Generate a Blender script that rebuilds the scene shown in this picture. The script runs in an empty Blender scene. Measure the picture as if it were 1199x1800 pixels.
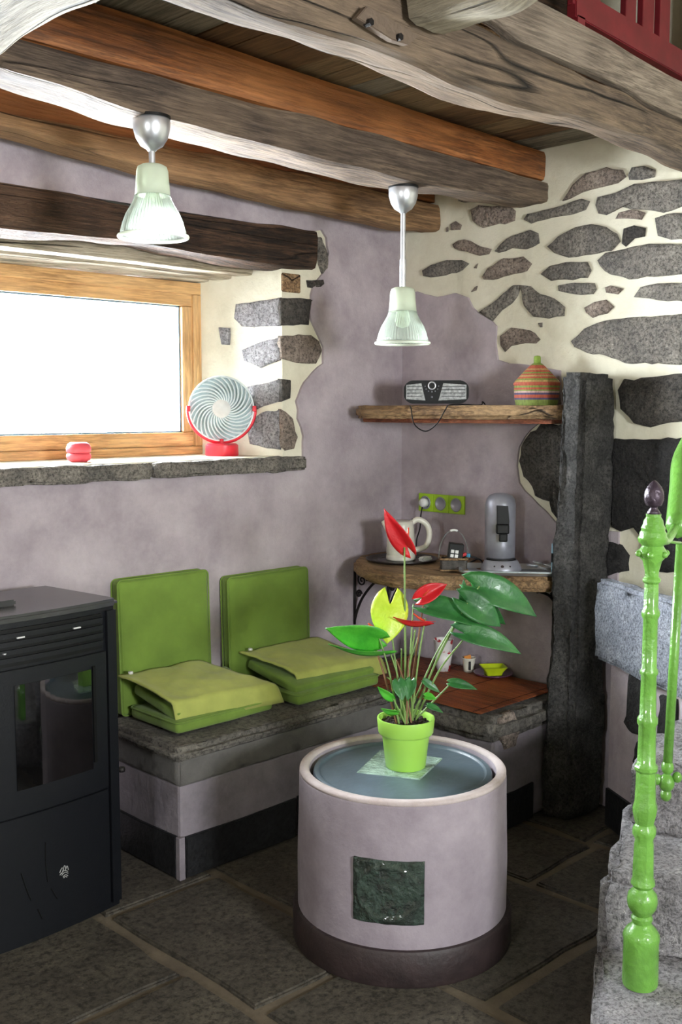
import bpy, bmesh, math, random
from mathutils import Vector, Matrix, noise
random.seed(7)
S = bpy.context.scene
COL = S.collection
PI = math.pi

# ---------------------------------------------------------------- camera
IW, IH, FPX, HOR, CAMZ = 1199.0, 1800.0, 1850.0, 718.0, 1.6
TH = math.radians(45.5); PITCH = math.atan((IH/2-HOR)/FPX)
fwd = Vector((math.cos(TH)*math.cos(PITCH), math.sin(TH)*math.cos(PITCH), -math.sin(PITCH)))
rgt = Vector((math.sin(TH), -math.cos(TH), 0)); upv = rgt.cross(fwd)
cd = bpy.data.cameras.new('camera'); cam = bpy.data.objects.new('camera', cd); COL.objects.link(cam)
cd.sensor_fit = 'VERTICAL'; cd.sensor_height = 36.0; cd.lens = FPX/IH*36.0
cd.clip_start = .05
cam.matrix_world = Matrix(((rgt.x, upv.x, -fwd.x, 0), (rgt.y, upv.y, -fwd.y, 0), (rgt.z, upv.z, -fwd.z, CAMZ), (0, 0, 0, 1)))
S.camera = cam
EYE = Vector((0, 0, CAMZ))
def px(ax, v, x, y):
    """the point of the plane <axis ax = v> seen at (x, y): used to measure the room off the photograph"""
    r = fwd*FPX + rgt*(x-IW/2) + upv*(IH/2-y)
    return EYE + r*((v-EYE[ax])/r[ax])

# ---------------------------------------------------------------- world, light, exposure
w = bpy.data.worlds.new('daylight'); S.world = w; w.use_nodes = True
bgn = w.node_tree.nodes['Background']; bgn.inputs[0].default_value = (.92, .96, 1, 1); bgn.inputs[1].default_value = 120.0
S.view_settings.view_transform = 'Standard'; S.view_settings.look = 'None'; S.view_settings.gamma = 1
S.view_settings.use_curve_mapping = False; S.view_settings.exposure = 0.12
def portal(name, loc, sx, sy, direction):
    l = bpy.data.lights.new(name, 'AREA'); l.shape = 'RECTANGLE'; l.size = sx; l.size_y = sy
    l.cycles.is_portal = True
    o = bpy.data.objects.new(name, l); COL.objects.link(o); o.location = loc
    o.rotation_euler = Vector(direction).to_track_quat('-Z', 'Y').to_euler()
    return o

# ---------------------------------------------------------------- materials
def srgb(r, g, b):
    f = lambda c: (c/255/12.92 if c/255 <= .04045 else ((c/255+.055)/1.055)**2.4)
    return (f(r), f(g), f(b), 1)
class NT:
    def __init__(s, name):
        m = bpy.data.materials.new(name); m.use_nodes = True; s.m = m; s.t = m.node_tree
        s.b = s.t.nodes['Principled BSDF']; s.co = s.t.nodes.new('ShaderNodeTexCoord')
    def n(s, k, **kw):
        x = s.t.nodes.new(k)
        for a, v in kw.items():
            if a in ('operation', 'blend_type', 'data_type', 'feature', 'wave_type', 'bands_direction', 'distance'): setattr(x, a, v)
            else: x.inputs[a.replace('_', ' ')].default_value = v
        return x
    def l(s, a, b): s.t.links.new(a, b)
    def coords(s, scale=(1, 1, 1)):
        mp = s.t.nodes.new('ShaderNodeMapping'); mp.inputs['Scale'].default_value = scale
        s.l(s.co.outputs['Object'], mp.inputs[0]); return mp.outputs[0]
    def noise(s, co, sc, det=4, rough=.55):
        x = s.n('ShaderNodeTexNoise', Scale=sc, Detail=det, Roughness=rough); s.l(co, x.inputs['Vector']); return x.outputs['Fac']
    def ramp(s, f, stops):
        x = s.t.nodes.new('ShaderNodeValToRGB'); s.l(f, x.inputs[0]); e = x.color_ramp.elements
        e[0].position, e[0].color = stops[0]; e[1].position, e[1].color = stops[-1]
        for p_, c_ in stops[1:-1]:
            q = e.new(p_); q.color = c_
        return x.outputs[0]
    def mix(s, f, a, b, mode='MIX'):
        x = s.t.nodes.new('ShaderNodeMixRGB'); x.blend_type = mode
        for i, v in enumerate((f, a, b)):
            if isinstance(v, (int, float, tuple)): x.inputs[i].default_value = v
            else: s.l(v, x.inputs[i])
        return x.outputs[0]
    def bump(s, h, dist=.01, st=1, prev=None):
        x = s.t.nodes.new('ShaderNodeBump'); x.inputs['Distance'].default_value = dist; x.inputs['Strength'].default_value = st
        s.l(h, x.inputs['Height'])
        if prev: s.l(prev, x.inputs['Normal'])
        s.l(x.outputs[0], s.b.inputs['Normal']); return x.outputs[0]
    def col(s, c): s.l(c, s.b.inputs['Base Color'])
def plain(name, c, rough=.5, metal=0, bump=0, bs=60, var=.08, coat=0, **kw):
    t = NT(name); t.b.inputs['Roughness'].default_value = rough; t.b.inputs['Metallic'].default_value = metal
    t.b.inputs['Coat Weight'].default_value = coat
    co = t.coords(); f = t.noise(co, bs*.25, 3)
    d = tuple(x*(1-2*var) for x in c[:3])+(1,); u = tuple(min(1, x*(1+2*var)) for x in c[:3])+(1,)
    t.col(t.ramp(f, [(.3, d), (.7, u)]))
    if bump: t.bump(t.noise(co, bs, 5), bump)
    for k, v in kw.items(): t.b.inputs[k.replace('_', ' ')].default_value = v
    return t.m
def plaster(name, base, light, dark, bump=.006):
    t = NT(name); t.b.inputs['Roughness'].default_value = .9
    co = t.coords(); a = t.noise(co, 4.5, 8, .68); b = t.noise(co, 11, 6, .7); c = t.noise(co, 1.1, 3)
    k = t.ramp(a, [(.25, dark), (.5, base), (.75, light)])
    k = t.mix(t.ramp(b, [(.45, (0, 0, 0, 1)), (.75, (.35, .35, .35, 1))]), k, dark)
    k = t.mix(t.ramp(c, [(.4, (0, 0, 0, 1)), (.7, (.3, .3, .3, 1))]), k, light)
    t.col(k); n1 = t.bump(t.noise(co, 6, 6, .6), bump*2.2, .6); t.bump(t.noise(co, 30, 6, .7), bump, .7, n1); return t.m
def stone(name, c1, c2, c3, sc=1, bump=.02, rough=.92):
    t = NT(name); t.b.inputs['Roughness'].default_value = rough
    co = t.coords(); a = t.noise(co, 9*sc, 6, .7); b = t.noise(co, 90*sc, 4, .8)
    k = t.ramp(a, [(.3, c1), (.52, c2), (.72, c3)])
    k = t.mix(t.ramp(b, [(.40, (.75, .75, .75, 1)), (.52, (0, 0, 0, 1))]), k, tuple(x*.3 for x in c1[:3])+(1,))
    k = t.mix(t.ramp(b, [(.6, (0, 0, 0, 1)), (.72, (.55, .55, .55, 1))]), k, tuple(min(1, x*1.9) for x in c3[:3])+(1,))
    t.col(k)
    v = t.n('ShaderNodeTexVoronoi', Scale=38*sc); t.l(co, v.inputs['Vector'])
    n1 = t.bump(t.noise(co, 14*sc, 6, .7), bump*2, .8); n2 = t.bump(v.outputs['Distance'], bump*.35, .6, n1); t.bump(b, bump*.4, .8, n2)
    return t.m
def wood(name, c1, c2, c3, axis=0, bump=.01, rough=.75, crack=True, sc=1):
    t = NT(name); t.b.inputs['Roughness'].default_value = rough
    s = [26*sc]*3; s[axis] = 1.5*sc; co = t.coords(tuple(s))
    a = t.noise(co, 1, 8, .65); b = t.noise(co, 5, 5, .7); g = t.noise(t.coords(), 2.2, 3)
    k = t.ramp(a, [(.3, c1), (.5, c2), (.7, c3)])
    k = t.mix(t.ramp(b, [(.5, (0, 0, 0, 1)), (.75, (.5, .5, .5, 1))]), k, c1)
    s3 = [110*sc]*3; s3[axis] = 7*sc; fb = t.noise(t.coords(tuple(s3)), 1, 4, .7)
    k = t.mix(t.ramp(fb, [(.40, (.8, .8, .8, 1)), (.60, (0, 0, 0, 1))]), k, tuple(x*.45 for x in c1[:3])+(1,))
    k = t.mix(t.ramp(g, [(.42, (0, 0, 0, 1)), (.66, (.5, .5, .5, 1))]), k, c3)
    h = t.bump(b, bump, .8); h = t.bump(fb, bump*.5, .8, h)
    if crack:
        s2 = [9*sc]*3; s2[axis] = .5*sc; cc = t.noise(t.coords(tuple(s2)), 1, 1.2, .35)
        cr = t.ramp(cc, [(.490, (0, 0, 0, 1)), (.5, (1, 1, 1, 1)), (.510, (0, 0, 0, 1))])
        sel = t.ramp(t.noise(t.coords((1.3, 1.3, 1.3)), 1, 2), [(.45, (0, 0, 0, 1)), (.6, (1, 1, 1, 1))])
        cr = t.mix(1.0, cr, sel, 'MULTIPLY')
        k = t.mix(cr, k, tuple(x*.12 for x in c1[:3])+(1,))
        inv = t.n('ShaderNodeInvert'); t.l(cr, inv.inputs['Color']); h = t.bump(inv.outputs[0], .02, 1, h)
    t.col(k); return t.m
M = {}
M['mauve'] = plaster('mauve_plaster', srgb(174, 162, 168), srgb(200, 188, 192), srgb(140, 127, 134))
M['cream'] = plaster('cream_lime_mortar', srgb(226, 220, 198), srgb(236, 231, 212), srgb(205, 197, 172))
M['grey_plaster'] = plaster('grey_plaster', srgb(132, 124, 130), srgb(152, 143, 149), srgb(100, 93, 98))
M['drum'] = plaster('drum_mauve_plaster', srgb(150, 139, 147), srgb(170, 159, 166), srgb(120, 108, 117), .003)
M['grey_band'] = plaster('dark_grey_render_band', srgb(96, 93, 90), srgb(116, 112, 108), srgb(72, 70, 68))
M['stone_mid'] = stone('grey_volcanic_stone', srgb(104, 100, 96), srgb(140, 133, 124), srgb(172, 164, 152))
M['stone_warm'] = stone('warm_grey_stone', srgb(118, 106, 98), srgb(156, 140, 128), srgb(184, 168, 154))
M['stone_dark'] = stone('dark_volcanic_stone', srgb(58, 55, 52), srgb(82, 77, 72), srgb(108, 102, 94))
M['stone_black'] = stone('black_basalt', srgb(34, 33, 33), srgb(48, 46, 46), srgb(64, 61, 60))
M['pillar'] = stone('pillar_basalt', srgb(52, 51, 50), srgb(74, 72, 70), srgb(104, 101, 97), 1, .035)
M['granite'] = stone('blue_grey_granite', srgb(112, 116, 126), srgb(142, 146, 156), srgb(168, 170, 178), 1.3, .012)
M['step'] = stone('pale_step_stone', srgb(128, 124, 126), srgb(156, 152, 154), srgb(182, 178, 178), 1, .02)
M['bench'] = stone('bench_stone', srgb(84, 80, 75), srgb(104, 99, 92), srgb(126, 120, 110), .6, .006)
M['flag'] = stone('flagstone', srgb(62, 56, 49), srgb(80, 74, 65), srgb(96, 89, 77), .5, .005, .62)
M['joint'] = plaster('floor_joint_mortar', srgb(104, 92, 76), srgb(122, 110, 92), srgb(80, 71, 60))
M['blacktile'] = stone('black_slate_tile', srgb(22, 22, 24), srgb(30, 30, 32), srgb(42, 42, 44), .6, .004, .5)
M['oldwood'] = wood('grey_old_oak', srgb(78, 64, 54), srgb(116, 98, 83), srgb(150, 128, 104))
M['oldwood_y'] = wood('pale_old_oak', srgb(120, 110, 94), srgb(158, 147, 126), srgb(190, 178, 154), 1)
M['yellowold'] = wood('weathered_pale_oak', srgb(106, 76, 48), srgb(154, 116, 78), srgb(190, 150, 108))
M['plank_face'] = wood('grey_pine_plank', srgb(122, 106, 92), srgb(156, 140, 124), srgb(184, 168, 150), crack=False)
M['orange'] = wood('orange_varnished_pine', srgb(112, 64, 30), srgb(158, 96, 50), srgb(188, 126, 74), crack=False, bump=.003, rough=.45)
M['lintel'] = wood('dark_rotten_oak', srgb(30, 23, 19), srgb(88, 62, 44), srgb(142, 108, 84), bump=.03)
M['soffit'] = wood('bleached_board', srgb(150, 132, 104), srgb(196, 182, 158), srgb(220, 210, 190))
M['boards'] = [wood('ceiling_board_%s' % n, c1, c2, c3, 1, crack=False, bump=.003) for n, c1, c2, c3 in (
    ('brown', srgb(88, 62, 40), srgb(120, 88, 58), srgb(146, 112, 78)), ('tan', srgb(112, 88, 60), srgb(146, 118, 84), srgb(168, 142, 106)),
    ('grey', srgb(116, 106, 90), srgb(146, 136, 118), srgb(170, 160, 142)))]
M['frame'] = wood('honey_window_pine', srgb(186, 132, 76), srgb(212, 164, 106), srgb(226, 184, 130), crack=False, bump=.002, rough=.5)
M['frame_z'] = wood('honey_window_pine_upright', srgb(186, 132, 76), srgb(212, 164, 106), srgb(226, 184, 130), 2, crack=False, bump=.002, rough=.5)
M['shelf'] = wood('oak_shelf', srgb(108, 80, 56), srgb(164, 130, 92), srgb(192, 160, 118), 1, bump=.006)
M['shelf_red'] = wood('reddish_batten', srgb(120, 62, 40), srgb(160, 92, 62), srgb(182, 122, 90), 1, crack=False)
M['bamboo'] = wood('rust_bamboo_slats', srgb(96, 42, 20), srgb(146, 72, 34), srgb(180, 98, 50), 1, crack=False, rough=.5)
M['red_paint'] = plain('oxblood_red_paint', srgb(116, 30, 38), .4)
M['iron'] = plain('black_wrought_iron', srgb(34, 30, 30), .55, .6, .002)
M['rust'] = plain('rusty_steel', srgb(120, 104, 90), .6, .5, .003)
M['chrome'] = plain('brushed_chrome', srgb(214, 216, 222), .34, .85)
M['silver'] = plain('silver_plastic', srgb(160, 160, 170), .35, .4)
M['tray'] = plain('silver_tray_metal', srgb(196, 204, 214), .28, .8)
M['black'] = plain('black_plastic', srgb(12, 12, 13), .45, Specular_IOR_Level=.3)
M['stove'] = plain('black_stove_steel', srgb(20, 22, 27), .38, .2, .0006, 200, .03)
M['stovetop'] = plain('stove_top_steel', srgb(92, 92, 94), .26, .7)
M['stoveglass'] = plain('black_ceramic_glass', srgb(8, 8, 9), .04, 0, coat=1)
M['emblem'] = plain('pale_emblem_enamel', srgb(160, 160, 158), .4)
M['white'] = plain('white_enamel', srgb(225, 225, 222), .4)
M['ivory'] = plain('ivory_plastic', srgb(222, 218, 204), .32)
M['socket'] = plain('lime_plastic', srgb(158, 196, 40), .35)
M['fan_red'] = plain('red_plastic', srgb(206, 34, 52), .35)
M['macaron'] = plain('red_matt_ceramic', srgb(206, 72, 84), .6)
M['fan_white'] = plain('white_wire_enamel', srgb(226, 236, 238), .4)
M['fan_back'] = plain('pale_blue_grey_plastic', srgb(176, 194, 198), .5)
M['seal'] = plain('grey_blue_seal', srgb(104, 132, 150), .5)
M['newel'] = plain('lime_green_gloss_paint', srgb(104, 158, 64), .3, 0, .004, 60, .09, .3)
M['newel_dark'] = plain('dark_bronze_paint', srgb(64, 52, 62), .38, .4, .004)
M['pot'] = plain('lime_green_ceramic', srgb(158, 208, 84), .4, 0, 0, 20, .03, .2)
M['soil'] = plain('potting_soil', srgb(52, 36, 28), .95, 0, .02, 120, .3)
M['lid'] = plain('slate_blue_table_lid', srgb(84, 99, 110), .38, 0, .0015, 40, .08)
M['drumrim'] = plaster('pale_rim_plaster', srgb(190, 176, 174), srgb(212, 198, 194), srgb(158, 138, 130))
M['plinth'] = plain('dark_brown_plinth', srgb(46, 34, 34), .55, 0, .002, 60, .15)
M['gglass'] = plain('thick_green_glass', srgb(44, 58, 50), .16, 0, .02, 55, .35, .7)
M['pglass'] = plain('pale_green_glass', srgb(170, 196, 182), .12, 0, .015, 55, .2, .7)
M['purple'] = plain('purple_glaze', srgb(84, 42, 70), .25, coat=.5)
M['limedish'] = plain('lime_dish_plastic', srgb(186, 204, 30), .35)
M['orangebit'] = plain('orange_card', srgb(222, 142, 60), .5)
M['blue'] = plain('blue_plastic', srgb(60, 150, 190), .4)
M['redsp'] = plain('red_anthurium_spathe', srgb(196, 24, 34), .4, 0, .003, 30, .08, .1)
M['spadix'] = plain('orange_red_spadix', srgb(196, 70, 40), .5)
M['stem'] = plain('green_stem', srgb(112, 140, 74), .5)
M['stemb'] = plain('brown_stem', srgb(122, 84, 56), .55)
M['trayblk'] = plain('dark_patterned_tray', srgb(30, 24, 22), .3)
def cloth(name, c, sc=500):
    t = NT(name); t.b.inputs['Roughness'].default_value = .85; t.b.inputs['Sheen Weight'].default_value = .15
    co = t.coords(); f = t.noise(co, 7, 4); d = tuple(x*.82 for x in c[:3])+(1,); u = tuple(min(1, x*1.15) for x in c[:3])+(1,)
    t.col(t.ramp(f, [(.3, d), (.7, u)])); n1 = t.bump(t.noise(co, 9, 3), .02, .5); t.bump(t.noise(co, sc, 2), .001, .6, n1); return t.m
M['green_cloth'] = cloth('green_canvas', srgb(112, 140, 52)); M['pad_cloth'] = cloth('yellow_green_canvas', srgb(172, 178, 90))
def leafmat(name, c, v):
    t = NT(name); t.b.inputs['Roughness'].default_value = .42; t.b.inputs['Coat Weight'].default_value = .08
    co = t.coords(); f = t.noise(co, 18, 3); t.col(t.ramp(f, [(.3, c), (.7, v)])); t.bump(t.noise(co, 45, 3), .004, .6)
    t.b.inputs['Subsurface Weight'].default_value = 0
    return t.m
M['leaf'] = leafmat('dark_green_leaf', srgb(30, 88, 44), srgb(56, 118, 56)); M['leaf_b'] = leafmat('bright_green_leaf', srgb(56, 146, 40), srgb(84, 176, 52))
M['leaf_y'] = leafmat('yellow_green_leaf', srgb(176, 206, 40), srgb(200, 222, 66))
def glassmat(name, tint, rough, mixf, milky=None):
    m = bpy.data.materials.new(name); m.use_nodes = True; t = m.node_tree; t.nodes.clear()
    out = t.nodes.new('ShaderNodeOutputMaterial'); tr = t.nodes.new('ShaderNodeBsdfTransparent'); gl = t.nodes.new('ShaderNodeBsdfGlossy')
    tr.inputs[0].default_value = tint; gl.inputs['Roughness'].default_value = rough
    mx = t.nodes.new('ShaderNodeMixShader'); fr = t.nodes.new('ShaderNodeFresnel'); fr.inputs[0].default_value = 1.45
    t.links.new(fr.outputs[0], mx.inputs[0]); t.links.new(tr.outputs[0], mx.inputs[1]); t.links.new(gl.outputs[0], mx.inputs[2])
    last = mx.outputs[0]
    if milky:
        df = t.nodes.new('ShaderNodeBsdfDiffuse'); df.inputs[0].default_value = milky; tl = t.nodes.new('ShaderNodeBsdfTranslucent'); tl.inputs[0].default_value = milky
        a = t.nodes.new('ShaderNodeMixShader'); a.inputs[0].default_value = .55; t.links.new(df.outputs[0], a.inputs[1]); t.links.new(tl.outputs[0], a.inputs[2])
        b = t.nodes.new('ShaderNodeMixShader'); b.inputs[0].default_value = mixf; t.links.new(last, b.inputs[1]); t.links.new(a.outputs[0], b.inputs[2]); last = b.outputs[0]
    t.links.new(last, out.inputs[0]); return m
M['pane'] = glassmat('window_glass', (.97, .99, 1, 1), .02, 0)
M['shade'] = glassmat('prismatic_glass', (.93, .97, .94, 1),   .14, .22, (.90, .93, .86, 1))
M['shade_top'] = glassmat('frosted_glass', (.9, .95, .9, 1), .3, .72, (.84, .86, .76, 1))
M['clear'] = glassmat('clear_glass', (.9, .95, .95, 1), .04, .12, (.8, .85, .85, 1))
def basketmat():
    t = NT('striped_coiled_straw'); t.b.inputs['Roughness'].default_value = .75
    sep = t.t.nodes.new('ShaderNodeSeparateXYZ'); t.l(t.co.outputs['Object'], sep.inputs[0])
    mr = t.n('ShaderNodeMapRange'); mr.inputs['From Min'].default_value = 0; mr.inputs['From Max'].default_value = .2; t.l(sep.outputs['Z'], mr.inputs['Value'])
    G = srgb(122, 138, 62); R = srgb(174, 84, 60); Y = srgb(176, 146, 92); V = srgb(84, 70, 104); P = srgb(190, 156, 146)
    x = t.t.nodes.new('ShaderNodeValToRGB'); x.color_ramp.interpolation = 'CONSTANT'; t.l(mr.outputs[0], x.inputs[0]); e = x.color_ramp.elements
    seq = [(0, G), (.11, V), (.15, R), (.21, V), (.25, P), (.285, G), (.31, R), (.35, G), (.39, R), (.46, Y), (.50, G), (.53, R), (.57, Y), (.60, R), (.63, G), (.66, R), (.70, Y), (.73, R), (.80, G)]
    e[0].position, e[0].color = seq[0]; e[1].position, e[1].color = seq[-1]
    for p_, c_ in seq[1:-1]: e.new(p_).color = c_
    f = t.noise(t.coords((1, 1, .3)), 160, 2); t.col(t.mix(.5, x.outputs[0], t.ramp(f, [(.35, (.35, .3, .25, 1)), (.65, (1, 1, .95, 1))]), 'MULTIPLY'))
    return t.m
M['basket'] = basketmat()
def tumblermat():
    t = NT('white_tumbler_red_print'); t.b.inputs['Roughness'].default_value = .35
    v = t.n('ShaderNodeTexVoronoi', Scale=30); t.l(t.co.outputs['Object'], v.inputs['Vector'])
    f = t.noise(t.coords(), 26, 2)
    k = t.ramp(v.outputs['Distance'], [(.38, srgb(168, 30, 44)), (.46, srgb(226, 222, 220))])
    t.col(t.mix(t.ramp(f, [(.5, (0, 0, 0, 1)), (.52, (1, 1, 1, 1))]), srgb(224, 220, 218), k)); return t.m
M['tumbler'] = tumblermat()
def traymat():
    t = NT('dark_tray_with_pale_border'); t.b.inputs['Roughness'].default_value = .3
    v = t.n('ShaderNodeTexVoronoi', Scale=60); t.l(t.co.outputs['Object'], v.inputs['Vector'])
    t.col(t.ramp(v.outputs['Distance'], [(.15, srgb(150, 140, 110)), (.3, srgb(34, 26, 22))])); return t.m
M['trayborder'] = traymat()

# ---------------------------------------------------------------- mesh helpers
def link(name, me, mat=None, parent=None, smooth=False):
    o = bpy.data.objects.new(name, me); COL.objects.link(o)
    if mat: me.materials.append(mat)
    if parent: o.parent = parent
    if smooth:
        me.polygons.foreach_set('use_smooth', [True]*len(me.polygons))
    return o
def obj(name, bm, mat, parent=None, smooth=False, origin=None, angle=None):
    bmesh.ops.recalc_face_normals(bm, faces=bm.faces)
    me = bpy.data.meshes.new(name); bm.to_mesh(me); bm.free()
    if origin is not None:
        me.transform(Matrix.Translation(-Vector(origin)))
    o = link(name, me, mat, parent, smooth)
    if origin is not None:
        o.location = origin if not parent else Vector(origin)
    if angle: me.set_sharp_from_angle(angle=math.radians(angle))
    return o
def thing(name, label, cat, loc=(0, 0, 0), rotz=0, group=None):
    o = bpy.data.objects.new(name, None); COL.objects.link(o); o.empty_display_size = .05
    o.location = loc; o.rotation_euler = (0, 0, rotz); o['label'] = label; o['category'] = cat
    if group: o['group'] = group
    return o
def tag(o, label, cat, group=None):
    o['label'] = label; o['category'] = cat
    if group: o['group'] = group
    return o
def struct(o): o['kind'] = 'structure'; return o
def adopt(o, parent):
    """parent an object built in world coordinates to a thing whose base is elsewhere"""
    o.parent = parent
    o.matrix_parent_inverse = (Matrix.Translation(parent.location) @ parent.rotation_euler.to_matrix().to_4x4()).inverted(); return o
def box(bm, lo, hi, bev=0, seg=2):
    lo, hi = Vector(lo), Vector(hi)
    r = bmesh.ops.create_cube(bm, size=1); vs = r['verts']
    for v in vs: v.co = Vector([(lo[i]+hi[i])/2 + v.co[i]*(hi[i]-lo[i]) for i in range(3)])
    if bev:
        es = list({e for v in vs for e in v.link_edges})
        bmesh.ops.bevel(bm, geom=es, offset=bev, segments=seg, affect='EDGES', profile=.5)
    return bm
def B(lo, hi, bev=0, seg=2): return box(bmesh.new(), lo, hi, bev, seg)
def lathe(bm, prof, c=(0, 0, 0), n=40, rib=None, M4=None):
    rings = []
    for r, z in prof:
        ring = []
        for i in range(n):
            a = 2*PI*i/n; rr = r*(1+(rib(a, z) if rib else 0))
            p = Vector((rr*math.cos(a), rr*math.sin(a), z))
            if M4: p = M4 @ p
            ring.append(bm.verts.new(p+Vector(c)))
        rings.append(ring)
    for a, b in zip(rings, rings[1:]):
        for i in range(n): bm.faces.new((a[i], a[(i+1) % n], b[(i+1) % n], b[i]))
    closed = abs(prof[0][0]-prof[-1][0]) < 1e-9 and abs(prof[0][1]-prof[-1][1]) < 1e-9
    for ring, r in () if closed else ((rings[0], prof[0][0]), (rings[-1], prof[-1][0])):
        if 0 < r < 1e9 and r > 1e-6: bm.faces.new(ring)
    bmesh.ops.remove_doubles(bm, verts=bm.verts, dist=1e-6)
    return bm
def L(prof, c=(0, 0, 0), n=40, rib=None): return lathe(bmesh.new(), prof, c, n, rib)
def smoothpath(pts, k=8):
    P_ = [Vector(p) for p in pts]; out = []
    for i in range(len(P_)-1):
        a = P_[max(i-1, 0)]; b = P_[i]; c = P_[i+1]; d = P_[min(i+2, len(P_)-1)]
        for j in range(k):
            t = j/k; out.append(.5*((2*b)+(c-a)*t+(2*a-5*b+4*c-d)*t*t+(3*b-a-3*c+d)*t**3))
    out.append(P_[-1]); return out
def tube(bm, pts, r, n=8, closed=False, flat=1.0):
    rings = []; P_ = [Vector(p) for p in pts]; N = len(P_); ref = None
    for i, p in enumerate(P_):
        d = (P_[(i+1) % N]-P_[i-1]) if closed else (P_[min(i+1, N-1)]-P_[max(i-1, 0)])
        d.normalize()
        if ref is None: ref = Vector((0, 0, 1)) if abs(d.z) < .9 else Vector((1, 0, 0))
        u = (ref-d*ref.dot(d)).normalized(); v = d.cross(u); ref = u
        rr = r[i] if isinstance(r, (list, tuple)) else r
        rings.append([bm.verts.new(p+(u*math.cos(2*PI*k/n)*flat+v*math.sin(2*PI*k/n))*rr) for k in range(n)])
    R_ = rings+[rings[0]] if closed else rings
    for a, b in zip(R_, R_[1:]):
        for i in range(n): bm.faces.new((a[i], a[(i+1) % n], b[(i+1) % n], b[i]))
    if not closed: bm.faces.new(rings[0]); bm.faces.new(rings[-1])
    return bm
def T(pts, r, n=8, closed=False, flat=1.0): return tube(bmesh.new(), pts, r, n, closed, flat)
def prism(bm, pts, d, bev=0):
    """extrude a planar polygon of 3-D points along vector d"""
    a = [bm.verts.new(Vector(p)) for p in pts]; b = [bm.verts.new(Vector(p)+Vector(d)) for p in pts]; n = len(a)
    f1 = bm.faces.new(a); f2 = bm.faces.new(b[::-1])
    for i in range(n): bm.faces.new((a[i], b[i], b[(i+1) % n], a[(i+1) % n]))
    bm.normal_update()
    if bev: bmesh.ops.bevel(bm, geom=list(f2.edges)+list(f1.edges), offset=bev, segments=2, affect='EDGES')
    bm.normal_update(); bmesh.ops.triangulate(bm, faces=[f for f in bm.faces if len(f.verts) > 4])
    return bm
def PR(pts, d, bev=0): return prism(bmesh.new(), pts, d, bev)
def nz(p, s=1.0, seed=0): return noise.noise(Vector(p)*s+Vector((seed*7.3, seed*3.1, seed*1.7)))
def refine(poly, step, jit, seed=0):
    out = []; n = len(poly)
    for i in range(n):
        a, b = Vector(poly[i]), Vector(poly[(i+1) % n]); k = max(1, int((b-a).length/step))
        for j in range(k):
            p = a.lerp(b, j/k); out.append(p+Vector([nz(p, 40, seed+q)*jit for q in range(3)]))
    return out
def openline(pts, step, jit, seed=0):
    out = []
    for a, b in zip(pts, pts[1:]):
        k = max(1, int((b-a).length/step))
        for j in range(k): p = a.lerp(b, j/k); out.append(p+Vector([nz(p, 40, seed+q)*jit for q in range(3)]))
    return out+[pts[-1]]
def rock(poly, nrm, h, step=.03, jit=.008, seed=0, back=.015):
    """a face stone: planar outline (world), domed and rough along its outward normal"""
    nrm = Vector(nrm).normalized(); P_ = refine(poly, step, jit, seed)
    P_ = [p - nrm*(p-Vector(poly[0])).dot(nrm) for p in P_]
    c = sum(P_, Vector())/len(P_); bm = bmesh.new(); rings = []
    for s, hh in ((1.02, -back), (1.0, h*.35), (.93, h*.8), (.75, h), (.45, h*1.05)):
        rings.append([bm.verts.new(c+(p-c)*s + nrm*(hh+(nz(p, 22, seed+9)*h*.35+nz(c+(p-c)*s, 60, seed)*h*.3 if hh > 0 else 0))) for p in P_])
    cv = bm.verts.new(c+nrm*h*1.05); n = len(P_)
    for a, b in zip(rings, rings[1:]):
        for i in range(n): bm.faces.new((a[i], a[(i+1) % n], b[(i+1) % n], b[i]))
    for i in range(n): bm.faces.new((rings[-1][i], rings[-1][(i+1) % n], cv))
    bm.faces.new(rings[0][::-1])
    return bm
def rough_block(lo_poly, z0, z1, amp=.01, bev=.02, cuts=5, seed=0, top_poly=None):
    """a dressed stone: footprint polygon between two heights, subdivided and roughened"""
    bm = bmesh.new(); top = top_poly or lo_poly
    a = [bm.verts.new((p[0], p[1], z0)) for p in lo_poly]; b = [bm.verts.new((p[0], p[1], z1)) for p in top]; n = len(a)
    bm.faces.new(a[::-1]); bm.faces.new(b)
    for i in range(n): bm.faces.new((a[i], a[(i+1) % n], b[(i+1) % n], b[i]))
    bm.normal_update(); bmesh.ops.bevel(bm, geom=list(bm.edges), offset=bev, segments=2, affect='EDGES'); bm.normal_update()
    bmesh.ops.triangulate(bm, faces=bm.faces[:])
    for _ in range(cuts):
        es = [e for e in bm.edges if e.calc_length() > .045]
        if not es: break
        bmesh.ops.subdivide_edges(bm, edges=es, cuts=1); bmesh.ops.triangulate(bm, faces=[f for f in bm.faces if len(f.verts) > 3])
    bm.normal_update()
    for v in bm.verts: v.co += v.normal*(nz(v.co, 6, seed)*amp*1.2+nz(v.co, 24, seed+3)*amp*.8)
    return bm
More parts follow.
